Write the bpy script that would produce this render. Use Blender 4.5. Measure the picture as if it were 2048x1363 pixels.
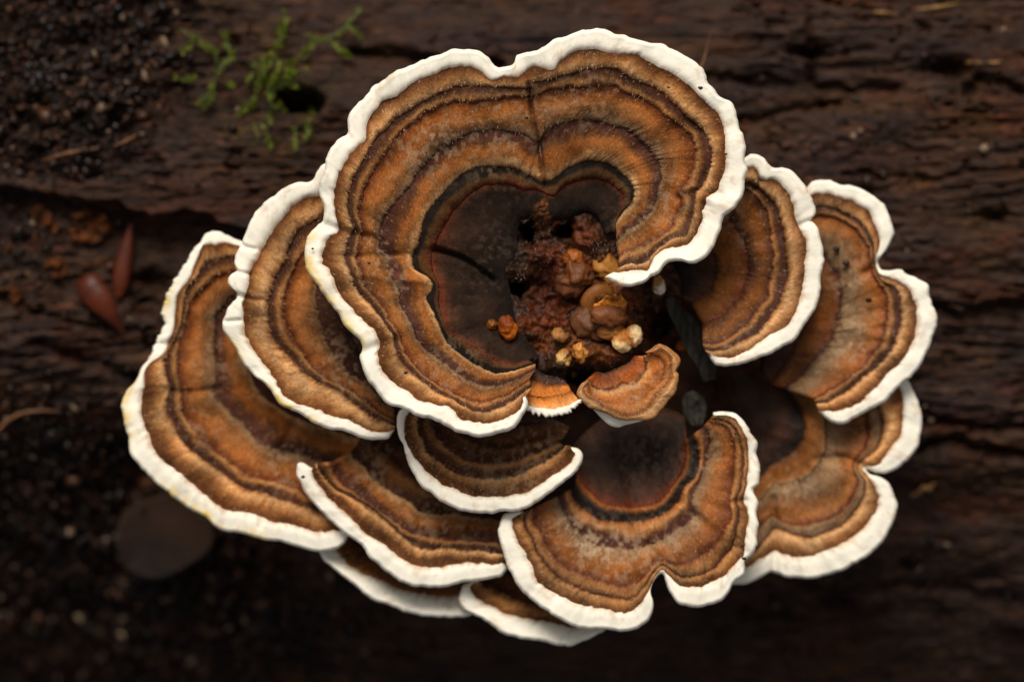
import bpy, bmesh, math, random
import numpy as np
from mathutils import Vector

# ------------------------------------------------------------------ scene, camera, light
SC = bpy.context.scene
for o in list(bpy.data.objects):
    bpy.data.objects.remove(o)
S = 5e-5            # metres per drawing unit (the fungus rosette is about 8 cm across)
D = 8000.0          # camera height above the log crest, in drawing units (0.40 m)

cam_d = bpy.data.cameras.new('camera')
cam = bpy.data.objects.new('camera', cam_d)
SC.collection.objects.link(cam)
cam.location = (0, 0, D * S)
cam_d.sensor_width = 36
cam_d.lens = 36 * D / 2048
cam_d.clip_start = 0.02
cam_d.clip_end = 2000
cam_d.dof.use_dof = True
cam_d.dof.focus_distance = (D - 385) * S
cam_d.dof.aperture_fstop = 12.0
SC.camera = cam

SUN_EL, SUN_AZ = math.radians(46), math.radians(-8)     # azimuth measured from +Y towards +X
w = bpy.data.worlds.new("World")
SC.world = w
w.use_nodes = True
wn = w.node_tree.nodes; wl = w.node_tree.links
bg = wn['Background']
sky = wn.new('ShaderNodeTexSky')
sky.sky_type = 'NISHITA'
sky.sun_disc = False
sky.sun_elevation = SUN_EL
sky.sun_rotation = SUN_AZ
sky.dust_density = 6.0
sky.air_density = 1.0
sky.ozone_density = 0.5
hs = wn.new('ShaderNodeHueSaturation')                 # thin overcast: the same sky, greyed evenly
hs.inputs['Saturation'].default_value = 0.25
wl.new(sky.outputs[0], hs.inputs['Color'])
wl.new(hs.outputs[0], bg.inputs['Color'])
bg.inputs['Strength'].default_value = 0.05
sd = bpy.data.lights.new('sun', 'SUN')
sun = bpy.data.objects.new('sun', sd)
SC.collection.objects.link(sun)
sd.energy = 1.5
sd.angle = math.radians(24)
sd.color = (1.0, 0.935, 0.84)
sdir = Vector((math.sin(SUN_AZ) * math.cos(SUN_EL), math.cos(SUN_AZ) * math.cos(SUN_EL), math.sin(SUN_EL)))
sun.rotation_euler = sdir.to_track_quat('Z', 'Y').to_euler()
SC.view_settings.view_transform = 'Standard'
SC.view_settings.look = 'None'
SC.view_settings.gamma = 1
SC.view_settings.exposure = 0.72
SC.render.engine = 'CYCLES'
SC.cycles.max_bounces = 6

# ------------------------------------------------------------------ helpers
rng = np.random.default_rng(7)
random.seed(7)

def _hash(ix, iy, seed):
    h = (ix.astype(np.int64) * 374761393 + iy.astype(np.int64) * 668265263 + seed * 974711) & 0x7fffffff
    h = ((h ^ (h >> 13)) * 1274126177) & 0x7fffffff
    h = h ^ (h >> 16)
    return (h & 0xffff) / 65535.0 * 2 - 1

def vn(x, y=0.0, seed=0):
    """smooth value noise, -1..1"""
    x, y = np.broadcast_arrays(np.asarray(x, float), np.asarray(y, float))
    ix, iy = np.floor(x), np.floor(y)
    fx, fy = x - ix, y - iy
    fx = fx * fx * fx * (fx * (fx * 6 - 15) + 10); fy = fy * fy * fy * (fy * (fy * 6 - 15) + 10)
    a = _hash(ix, iy, seed); b = _hash(ix + 1, iy, seed)
    c = _hash(ix, iy + 1, seed); d = _hash(ix + 1, iy + 1, seed)
    return (a * (1 - fx) + b * fx) * (1 - fy) + (c * (1 - fx) + d * fx) * fy

def fbm(x, y=0.0, seed=0, oct=4, gain=0.5):
    r = 0; a = 1; n = 0
    for k in range(oct):
        r = r + a * vn(np.asarray(x) * 2 ** k + 13.7 * k, np.asarray(y) * 2 ** k + 7.1 * k, seed + k); n += a; a *= gain
    return r / n * 1.6

def sstep(a, b, x):
    t = np.clip((x - a) / (b - a), 0, 1)
    return t * t * (3 - 2 * t)

def lin(c):
    c = np.asarray(c, float) / 255.0
    return np.where(c <= 0.04045, c / 12.92, ((c + 0.055) / 1.055) ** 2.4)

def W(px, py, z):
    """drawing coordinates (column, row, height above the crest) to metres in the scene"""
    px, py, z = np.broadcast_arrays(np.asarray(px, float), np.asarray(py, float), np.asarray(z, float))
    k = (D - z) / D * S
    return np.stack([(px - 1024) * k, (681.5 - py) * k, z * S], -1)

def tag(o, label=None, cat=None, group=None, kind=None):
    if label: o['label'] = label
    if cat: o['category'] = cat
    if group: o['group'] = group
    if kind: o['kind'] = kind
    return o

def empty(name, loc):
    o = bpy.data.objects.new(name, None)
    o.empty_display_size = 0.002
    SC.collection.objects.link(o)
    o.location = loc
    return o

def mesh_obj(name, V, F, mat, parent=None, attrs=None, smooth=True):
    """V (n,3) world metres, F list of (m,k) int arrays; attrs: name -> (n,3) colours/vectors"""
    V = np.asarray(V, float)
    if parent is not None:
        V = V - np.array(parent_world(parent))
    me = bpy.data.meshes.new(name)
    Fs = [np.asarray(f, np.int32) for f in (F if isinstance(F, list) else [F])]
    me.vertices.add(len(V)); me.vertices.foreach_set('co', V.astype(np.float32).ravel())
    nl = sum(f.size for f in Fs); npoly = sum(len(f) for f in Fs)
    me.loops.add(nl); me.polygons.add(npoly)
    me.loops.foreach_set('vertex_index', np.concatenate([f.ravel() for f in Fs]))
    tot = np.concatenate([np.full(len(f), f.shape[1], np.int32) for f in Fs])
    st = np.concatenate([[0], np.cumsum(tot)[:-1]]).astype(np.int32)
    me.polygons.foreach_set('loop_start', st)
    try: me.polygons.foreach_set('loop_total', tot)
    except Exception: pass
    me.update(calc_edges=True)
    me.polygons.foreach_set('use_smooth', np.full(npoly, smooth))
    if attrs:
        for an, av in attrs.items():
            av = np.asarray(av, np.float32)
            if an == 'col':
                at = me.attributes.new(an, 'FLOAT_COLOR', 'POINT')
                at.data.foreach_set('color', np.concatenate([av, np.ones((len(av), 1), np.float32)], 1).ravel())
            else:
                at = me.attributes.new(an, 'FLOAT_VECTOR', 'POINT')
                at.data.foreach_set('vector', av.ravel())
    me.validate()
    me.materials.append(mat)
    o = bpy.data.objects.new(name, me)
    SC.collection.objects.link(o)
    if parent is not None: o.parent = parent
    return o

def parent_world(p):
    v = Vector(p.location)
    while p.parent:
        p = p.parent; v = v + Vector(p.location)
    return v

def grid_faces(nr, nc, flip=False):
    i = np.arange(nr - 1)[:, None] * nc + np.arange(nc - 1)[None]
    f = np.stack([i, i + 1, i + nc + 1, i + nc], -1).reshape(-1, 4)
    return f[:, ::-1] if flip else f

def smooth_curve(pts, n, close=False):
    """Catmull-Rom through the points, resampled evenly to n"""
    p = np.asarray(pts, float)
    if len(p) == 2:
        t = np.linspace(0, 1, n)[:, None]; return p[0] * (1 - t) + p[1] * t
    q = np.vstack([2 * p[0] - p[1], p, 2 * p[-1] - p[-2]])
    out = []
    for i in range(1, len(q) - 2):
        a, b, c, d = q[i - 1:i + 3]
        t = np.linspace(0, 1, 12, endpoint=False)[:, None]
        out.append(0.5 * ((2 * b) + (-a + c) * t + (2 * a - 5 * b + 4 * c - d) * t ** 2 + (-a + 3 * b - 3 * c + d) * t ** 3))
    out = np.vstack(out + [p[-1:]])
    return resample(out, n)

def arclen(p):
    return np.concatenate([[0], np.cumsum(np.linalg.norm(np.diff(p, axis=0), axis=1))])

def resample(p, n):
    s = arclen(p)
    if np.isscalar(n): t = np.linspace(0, s[-1], n)
    else: t = np.asarray(n) * s[-1]
    return np.stack([np.interp(t, s, p[:, 0]), np.interp(t, s, p[:, 1])], 1)

def gsm(a, sig):
    k = np.arange(-int(3 * sig) - 1, int(3 * sig) + 2); g = np.exp(-(k / sig) ** 2 / 2); g /= g.sum()
    pad = len(k) // 2
    ap = np.concatenate([2 * a[0] - a[pad:0:-1], a, 2 * a[-1] - a[-2:-pad - 2:-1]])
    return np.convolve(ap, g, 'valid')

def match(A, Bd, n=150):
    """monotone correspondence: for the points of A give the arc fraction on Bd"""
    a = resample(A, n); b = resample(Bd, n)
    dist = np.linalg.norm(a[:, None] - b[None], axis=2)
    ii = np.arange(n) / (n - 1)
    cost = (dist / (np.median(dist.min(1)) + 12)) ** 1.3 + 6.0 * np.abs(ii[:, None] - ii[None])
    C = np.full((n, n), 1e18); C[0, 0] = cost[0, 0]; T = np.zeros((n, n), np.int8)
    cl = cost.tolist(); Cl = C.tolist(); Tl = T.tolist()
    for i in range(n):
        ci = Cl[i]; cp = Cl[i - 1] if i else None
        for j in range(n):
            if i == 0 and j == 0: continue
            best = 1e18; tt = 0
            if i and j and cp[j - 1] < best: best = cp[j - 1]; tt = 0
            if i and cp[j] + 0.25 < best: best = cp[j] + 0.25; tt = 1
            if j and ci[j - 1] + 0.25 < best: best = ci[j - 1] + 0.25; tt = 2
            ci[j] = best + cl[i][j]; Tl[i][j] = tt
    i = j = n - 1; acc = [[] for _ in range(n)]
    while True:
        acc[i].append(j)
        if i == 0 and j == 0: break
        t = Tl[i][j]
        if t == 0: i -= 1; j -= 1
        elif t == 1: i -= 1
        else: j -= 1
    m = np.array([np.mean(x) for x in acc]) / (n - 1)
    m = gsm(m, 4.5); m = np.maximum.accumulate(np.clip(m, 0, 1)); m = 0.97 * m + 0.03 * ii
    m = (m - m[0]) / (m[-1] - m[0])
    return m            # on n even samples of A

# ------------------------------------------------------------------ materials
def new_mat(name):
    m = bpy.data.materials.new(name); m.use_nodes = True
    n = m.node_tree.nodes; l = m.node_tree.links
    return m, n, l, n['Principled BSDF']

def mathn(n, l, op, a, b=None):
    x = n.new('ShaderNodeMath'); x.operation = op
    for k, v in enumerate((a, b)):
        if v is None: continue
        if isinstance(v, (int, float)): x.inputs[k].default_value = v
        else: l.new(v, x.inputs[k])
    return x.outputs[0]

def noise(n, l, vec, scale, detail=3, rough=0.6):
    t = n.new('ShaderNodeTexNoise'); t.inputs['Scale'].default_value = scale
    t.inputs['Detail'].default_value = detail; t.inputs['Roughness'].default_value = rough
    if vec is not None: l.new(vec, t.inputs['Vector'])
    return t.outputs['Fac']

def vscale(n, l, vec, sx, sy, sz=1):
    m = n.new('ShaderNodeMapping'); m.inputs['Scale'].default_value = (sx, sy, sz)
    l.new(vec, m.inputs['Vector']); return m.outputs[0]

def ramp(n, l, fac, stops):
    r = n.new('ShaderNodeValToRGB')
    while len(r.color_ramp.elements) < len(stops): r.color_ramp.elements.new(0.5)
    for e, (p, c) in zip(r.color_ramp.elements, stops):
        e.position = p; e.color = (*c, 1) if not isinstance(c, (int, float)) else (c, c, c, 1)
    l.new(fac, r.inputs[0]); return r.outputs[0]

def mixc(n, l, fac, a, b, mode='MIX'):
    x = n.new('ShaderNodeMix'); x.data_type = 'RGBA'; x.blend_type = mode
    if isinstance(fac, (int, float)): x.inputs[0].default_value = fac
    else: l.new(fac, x.inputs[0])
    for k, v in ((6, a), (7, b)):
        if isinstance(v, tuple): x.inputs[k].default_value = (*v, 1)
        else: l.new(v, x.inputs[k])
    return x.outputs[2]

def bumpn(n, l, h, strength, dist):
    b = n.new('ShaderNodeBump'); b.inputs['Strength'].default_value = strength
    b.inputs['Distance'].default_value = dist; l.new(h, b.inputs['Height']); return b.outputs[0]

def cap_material(name, rough, spec, sheen, fib, bstr, amp):
    m, n, l, p = new_mat(name)
    a = n.new('ShaderNodeAttribute'); a.attribute_name = 'col'
    r = n.new('ShaderNodeAttribute'); r.attribute_name = 'rad'
    f1 = noise(n, l, vscale(n, l, r.outputs['Vector'], fib, fib * 0.5), 1.0, 3)
    f2 = noise(n, l, vscale(n, l, r.outputs['Vector'], 0.22, 0.17), 1.0, 3, 0.75)
    f = mathn(n, l, 'ADD', mathn(n, l, 'MULTIPLY', f1, 0.65), mathn(n, l, 'MULTIPLY', f2, 0.35))
    v = ramp(n, l, f, [(0.30, 1 - amp), (0.5, 1.0), (0.70, 1 + amp * 0.9)])
    c = mixc(n, l, 1.0, a.outputs['Color'], v, 'MULTIPLY')
    l.new(c, p.inputs['Base Color'])
    rr = ramp(n, l, f2, [(0.3, rough - 0.12), (0.7, min(1, rough + 0.12))])
    l.new(rr, p.inputs['Roughness'])
    p.inputs['Specular IOR Level'].default_value = spec
    p.inputs['Sheen Weight'].default_value = sheen
    p.inputs['Sheen Roughness'].default_value = 0.5
    p.inputs['Sheen Tint'].default_value = (0.9, 0.75, 0.6, 1)
    l.new(bumpn(n, l, f, bstr, 8 * S), p.inputs['Normal'])
    return m

M_cap = cap_material('cap_velvet', 0.8, 0.08, 0.02, 0.30, 0.45, 0.42)
M_wet = cap_material('cap_damp', 0.5, 0.14, 0.0, 0.26, 0.45, 0.36)
M_white = cap_material('white_margin', 0.8, 0.2, 0.05, 0.14, 0.16, 0.06)
M_core = cap_material('knot', 0.42, 0.16, 0.0, 0.16, 0.5, 0.45)
M_bud = cap_material('bud', 0.4, 0.16, 0.0, 0.15, 0.25, 0.25)

M_hair, _n, _l, _p = new_mat('hair')
_a = _n.new('ShaderNodeAttribute'); _a.attribute_name = 'col'
_l.new(_a.outputs['Color'], _p.inputs['Base Color']); _p.inputs['Roughness'].default_value = 0.6

def simple_mat(name, c1, c2, scale, rough=0.5, spec=0.5, bump=0.3, bd=4, sx=1, sy=1):
    m, n, l, p = new_mat(name)
    t = n.new('ShaderNodeTexCoord')
    f = noise(n, l, vscale(n, l, t.outputs['Object'], sx, sy), scale, 4)
    l.new(ramp(n, l, f, [(0.32, tuple(lin(c1))), (0.68, tuple(lin(c2)))]), p.inputs['Base Color'])
    p.inputs['Roughness'].default_value = rough
    p.inputs['Specular IOR Level'].default_value = spec
    l.new(bumpn(n, l, f, bump, bd * S), p.inputs['Normal'])
    return m

# ------------------------------------------------------------------ the log and the forest floor
RLOG = 1500.0
def low_corner(px, py):
    return 170 * sstep(650, 1200, np.asarray(py, float)) * sstep(1000, 100, np.asarray(px, float))

def log_z(px, py):
    """smooth height of the log under a drawing point"""
    d = np.clip(np.asarray(py, float) - 430, -RLOG * 0.98, RLOG * 0.98)
    return np.sqrt(RLOG ** 2 - d ** 2) - RLOG - 10 - low_corner(px, py)

ledge = np.array([(-300, 330), (0, 372), (70, 385), (130, 392), (180, 398), (230, 402), (300, 436), (340, 426), (385, 420), (430, 436), (480, 458), (560, 470), (800, 480), (1100, 520)], float)
ledge_r = np.array([(900, 640), (1500, 640), (1700, 640), (1800, 618), (1850, 606), (1890, 603), (1930, 622), (1980, 606), (2048, 596), (2600, 570)], float)
cracks = [([(1395, 140), (1450, 152), (1560, 158), (1640, 158), (1700, 168), (1800, 166)], 26, 9),
          ([(1940, 180), (1965, 158), (2000, 155), (2048, 185)], 30, 10),
          ([(1850, 905), (1900, 890), (1960, 900), (2048, 912), (2200, 930)], 40, 14),
          ([(1840, 852), (1900, 850), (1990, 862), (2100, 850)], 30, 9),
          ([(1620, 45), (1628, 90), (1632, 160)], 22, 6),
          ([(700, 92), (760, 96), (900, 120), (1000, 118)], 34, 10),
          ([(1690, 345), (1900, 352), (1935, 320)], 18, 6),
          ([(1480, 240), (1600, 210), (1680, 200)], 16, 6),
          ([(480, 120), (560, 190), (640, 200)], 20, 8),
          ([(300, 700), (420, 760), (520, 800)], 26, 14), ([(60, 690), (190, 740), (280, 770)], 26, 12),
          ([(0, 600), (90, 640), (200, 660)], 20, 10),
          ([(1600, 1180), (1700, 1200), (1850, 1190), (2048, 1220)], 22, 12),
          ([(1500, 1240), (1650, 1262), (1790, 1250)], 26, 14)]
pits = [(592, 198, 34, 20, 120), (622, 205, 20, 16, 90), (1618, 98, 34, 11, 46), (1905, 128, 40, 16, 50), (1690, 1232, 40, 18, 60), (1834, 1140, 16, 14, 30),
        (315, 322, 14, 10, 30), (1965, 148, 14, 8, 20), (1856, 50, 12, 8, 20), (300, 580, 40, 30, 40), (290, 620, 26, 20, 40),
        (220, 960, 60, 34, 60), (265, 985, 40, 26, 60), (460, 75, 18, 10, 30), (1995, 430, 30, 12, 30), (1650, 205, 10, 8, 18)]

def dist_poly(x, y, pts, near=90):
    pts = smooth_curve(pts, max(8, int(arclen(np.asarray(pts, float))[-1] / 14)))
    d = np.full(x.shape, 1e9)
    lo = pts.min(0) - near; hi = pts.max(0) + near
    msk = (x > lo[0]) & (x < hi[0]) & (y > lo[1]) & (y < hi[1])
    if not msk.any(): return d
    xs, ys = x[msk], y[msk]; dd = np.full(xs.shape, 1e9)
    for (ax, ay), (bx, by) in zip(pts[:-1], pts[1:]):
        vx, vy = bx - ax, by - ay; L = vx * vx + vy * vy + 1e-9
        t = np.clip(((xs - ax) * vx + (ys - ay) * vy) / L, 0, 1)
        dd = np.minimum(dd, np.hypot(xs - ax - t * vx, ys - ay - t * vy))
    d[msk] = dd
    return d

def log_relief(x, y):
    """grain, cracks, ledges and pits (drawing units); second value: 0..1 map of decayed soft wood"""
    wy = y + 22 * fbm(x / 420, y / 300, 3, 3) - 0.10 * np.clip(700 - x, 0, 900) * 0.9
    wx = x + 30 * vn(x / 90, y / 40, 8)
    h = 24 * fbm(x / 420, y / 170, 11, 3)
    ga = 0.25 + 0.8 * sstep(-0.35, 0.55, fbm(x / 330, y / 120, 25, 3))
    h += ga * 7 * fbm(wx / 260, wy / 16, 21, 4)
    h -= 13 * sstep(0.42, 0.85, fbm(x / 36, y / 13, 26, 3)) * ga
    h -= 16 * sstep(0.93, 1.0, 1 - np.abs(fbm(x / 26 + 3 * vn(x / 60, y / 60, 28), y / 110, 27, 2))) * sstep(0.15, 0.6, fbm(x / 150, y / 70, 29, 2))
    h += ga * 4.0 * fbm(wx / 60, wy / 7, 31, 3)
    h += 4 * fbm(x / 26, y / 14, 41, 3)
    ridged = 1 - np.abs(fbm(wx / 260, wy / 26, 51, 3))
    h -= 60 * np.clip(ridged - 0.95, 0, 1) * (0.1 + 0.9 * sstep(-0.2, 0.5, fbm(x / 200, y / 90, 55, 2)))
    ly = np.interp(x, ledge[:, 0], ledge[:, 1]) + 5 * fbm(x / 26, 0, 61, 3)
    k = sstep(-4, 9, y - ly) * (1 - sstep(900, 1250, x))
    h -= 62 * k * (1 - 0.75 * sstep(0, 420, y - ly))
    h += 10 * np.exp(-np.clip(ly - y, 0, 1e9) / 16) * (y < ly) * (1 - sstep(900, 1250, x))
    lr = np.interp(x, ledge_r[:, 0], ledge_r[:, 1]) + 6 * fbm(x / 30, 0, 71, 3)
    k2 = sstep(-4, 12, y - lr) * sstep(1250, 1650, x)
    h -= 40 * k2 * (1 - 0.8 * sstep(0, 360, y - lr))
    for pts, dep, wid in cracks:
        d = dist_poly(x, y + 7 * fbm(x / 28, y / 28, 81, 2), pts)
        h -= dep * np.exp(-(d / wid) ** 2)
    for cx, cy, rx, ry, dep in pits:
        q = ((x - cx) / rx) ** 2 + ((y - cy) / ry) ** 2 + 0.5 * fbm(x / 18, y / 18, 91, 2)
        h -= dep * np.exp(-np.clip(q, 0, 40) ** 1.5)
    # crumbly rot: upper left and lower left
    rot = np.maximum(sstep(420, 250, x + 40 * fbm(x / 90, y / 90, 5, 3)) * sstep(345, 270, y + 40 * fbm(x / 80, y / 80, 6, 3) + 0.2 * x - 30),
                     sstep(640, 480, x + 60 * fbm(x / 110, y / 110, 15, 3)) * sstep(850, 1000, y + 40 * fbm(x / 90, y / 90, 16, 3)))
    h += rot * (26 * fbm(x / 40, y / 40, 17, 4) + 12 * fbm(x / 12, y / 12, 18, 3) + 8)
    return h, rot

def log_surface(x, y):
    return log_z(x, y) + log_relief(x, y)[0]

m, n, l, p = new_mat('rotting_wood')
tc = n.new('ShaderNodeTexCoord'); at = n.new('ShaderNodeAttribute'); at.attribute_name = 'col'
ob = tc.outputs['Object']
g1 = noise(n, l, vscale(n, l, ob, 220, 1900, 700), 1, 5, 0.75)
g2 = noise(n, l, vscale(n, l, ob, 900, 3000, 1500), 1, 4, 0.75)
g3 = noise(n, l, vscale(n, l, ob, 70, 190, 120), 1, 4, 0.6)
fib = mathn(n, l, 'ADD', mathn(n, l, 'MULTIPLY', g1, 0.55), mathn(n, l, 'MULTIPLY', g2, 0.45))
base = ramp(n, l, fib, [(0.33, tuple(lin((20, 14, 12)))), (0.47, tuple(lin((50, 37, 31)))), (0.57, tuple(lin((70, 52, 43)))), (0.70, tuple(lin((122, 90, 62))))])
tint = ramp(n, l, g3, [(0.33, tuple(lin((205, 190, 200)))), (0.5, tuple(lin((235, 215, 200)))), (0.68, tuple(lin((255, 225, 180))))])
c = mixc(n, l, 1.0, base, tint, 'MULTIPLY')
c = mixc(n, l, 1.0, c, at.outputs['Color'], 'MULTIPLY')
l.new(c, p.inputs['Base Color'])
l.new(ramp(n, l, g2, [(0.3, 0.42), (0.7, 0.75)]), p.inputs['Roughness'])
p.inputs['Specular IOR Level'].default_value = 0.12
l.new(bumpn(n, l, fib, 0.8, 7 * S), p.inputs['Normal'])
M_log = m

def build_log():
    ph0 = np.concatenate([np.linspace(-1.75, -0.34, 50, endpoint=False), np.linspace(-0.34, 0.72, 620, endpoint=False), np.linspace(0.72, 1.9, 60)])
    xs = np.concatenate([np.linspace(-2600, -40, 90, endpoint=False), np.linspace(-40, 2090, 640, endpoint=False), np.linspace(2090, 4600, 90)])
    X, PH = np.meshgrid(xs, ph0)
    Y = 430 + RLOG * np.where(np.abs(PH) < 1.2, np.sin(PH), np.sign(PH) * (math.sin(1.2) + (np.abs(PH) - 1.2)))
    h, rot = log_relief(X, Y)
    h = h - low_corner(X, Y) * np.clip(1.6 - np.abs(PH), 0, 1)
    r = RLOG + h * np.where(np.abs(PH) < 1.2, 1, 0.6)
    k = S
    V = np.stack([(X - 1024) * k, (681.5 - 430) * k - r * np.sin(PH) * k, (r * np.cos(PH) - RLOG - 10) * k], -1)
    # pigment: pale ochre decay streaks on the right, dark stained areas, greenish algal film
    col = np.ones(X.shape + (3,)) * np.array([0.93, 1.00, 1.04])
    def blend(mask, c):
        nonlocal col
        col = col * (1 - mask[..., None]) + np.asarray(c) * mask[..., None]
    och = sstep(0.05, 0.55, fbm(X / 200, Y / 46, 131, 4) + 0.55 * np.exp(-((X - 1800) / 330) ** 2 - ((Y - 285) / 85) ** 2) + 0.35 * np.exp(-((X - 1900) / 260) ** 2 - ((Y - 960) / 90) ** 2) - 0.28)
    blend(0.75 * och, (1.30, 1.10, 0.82))
    red = sstep(0.25, 0.7, fbm(X / 160, Y / 60, 141, 3) + 0.7 * np.exp(-((X - 150) / 130) ** 2 - ((Y - 470) / 50) ** 2) - 0.1)
    blend(0.7 * red, (1.25, 0.78, 0.5))
    blend(0.75 * rot, (0.5, 0.42, 0.36))
    drk = sstep(0.2, 0.75, fbm(X / 120, Y / 40, 151, 4))
    blend(0.6 * drk, (0.36, 0.33, 0.33))
    grn = sstep(0.35, 0.8, fbm(X / 150, Y / 90, 161, 3) + 0.6 * np.exp(-((X - 500) / 160) ** 2 - ((Y - 60) / 60) ** 2) - 0.2)
    blend(0.5 * grn, (0.9, 0.95, 0.5))
    fl = sstep(0.5, 0.85, fbm(X / 44, Y / 5.5, 181, 2)) * sstep(-0.1, 0.5, fbm(X / 190, Y / 90, 182, 2))
    blend(0.8 * fl, (2.1, 1.7, 1.25))
    mo = np.exp(-((X - 545) / 85) ** 2 - ((Y - 190) / 90) ** 2) * sstep(-0.5, 0.5, fbm(X / 24, Y / 24, 171, 3))
    blend(0.85 * np.clip(mo * 1.3, 0, 1), (1.0, 1.5, 0.28))
    o = mesh_obj('fallen_log', V.reshape(-1, 3), grid_faces(*X.shape), M_log, attrs={'col': col.reshape(-1, 3)})
    # end grain discs close the log
    tag(o, 'dark rotting fallen log with wet cracked grain that carries everything else', 'log')
    return o
LOG = build_log()

def build_floor():
    m, n, l, p = new_mat('leaf_mould')
    t = n.new('ShaderNodeTexCoord')
    f = noise(n, l, t.outputs['Object'], 9, 8, 0.7)
    l.new(ramp(n, l, f, [(0.35, (0.012, 0.009, 0.006)), (0.65, (0.05, 0.033, 0.02))]), p.inputs['Base Color'])
    p.inputs['Roughness'].default_value = 0.9
    l.new(bumpn(n, l, f, 0.8, 0.02), p.inputs['Normal'])
    a = np.concatenate([-np.geomspace(600, 0.4, 20), np.linspace(-0.35, 0.35, 40), np.geomspace(0.4, 600, 20)])
    X, Y = np.meshgrid(a, a)
    Z = -0.165 + 0.012 * fbm(X * 9, Y * 9, 4, 4)
    o = mesh_obj('forest_floor', np.stack([X, Y, Z], -1).reshape(-1, 3), grid_faces(*X.shape), m)
    tag(o, 'dark leaf mould on the forest floor below the log', kind='structure')
build_floor()

# ------------------------------------------------------------------ fungus caps
PAL = dict(W=(243, 235, 216), rust=(106, 58, 26), tan=(158, 108, 62), ltan=(192, 145, 97), och=(142, 89, 45), org=(146, 84, 37), umb=(90, 54, 29),
           brn=(116, 72, 37), dkb=(66, 40, 26), pur=(76, 43, 34), red=(98, 46, 28), blk=(27, 20, 16), gry=(130, 100, 70), oli=(74, 48, 24), core=(40, 27, 19), amb=(120, 69, 24))
PL = {k: lin(v) for k, v in PAL.items()}
def st(txt):
    out = []
    for tok in txt.split():
        f, c = tok.split(':'); out.append((float(f), PL[c]))
    return out

OUTER = st('0:rust .10:umb .30:brn .58:tan .82:ltan .92:tan 1:pur')
OUTER2 = st('0:rust .12:brn .35:tan .7:ltan .9:tan .96:umb 1:pur')
OUTERD = st('0:rust .12:umb .4:umb .7:tan .86:ltan .93:brn 1:blk')
SECOND = st('0:pur .22:dkb .42:umb .72:tan .88:brn 1:red')
THIRD = st('0:red .07:rust .25:org .50:och .72:brn .90:gry .96:dkb 1:pur')
FOURTH = st('0:pur .12:pur .30:umb .5:org .75:och .93:ltan .98:tan 1:blk')
RING = st('0:blk .35:blk .5:oli .78:oli .90:red .97:red 1:blk')
CORE = st('0:red .06:dkb .2:core .6:core 1:blk')
BROWNIN = st('0:pur .15:dkb .4:umb .7:brn 1:dkb')
SHADE = st('0:pur .2:dkb .6:dkb 1:blk')  # inner bands under overlapping caps: shadow of the gap put into the colour
AMBER = st('0:red .1:rust .35:amb .65:amb .9:umb 1:pur')

def sample(stops, f):
    xs = np.array([s[0] for s in stops]); cs = np.array([s[1] for s in stops])
    return np.stack([np.interp(f, xs, cs[:, k]) for k in range(3)], -1)

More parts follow.
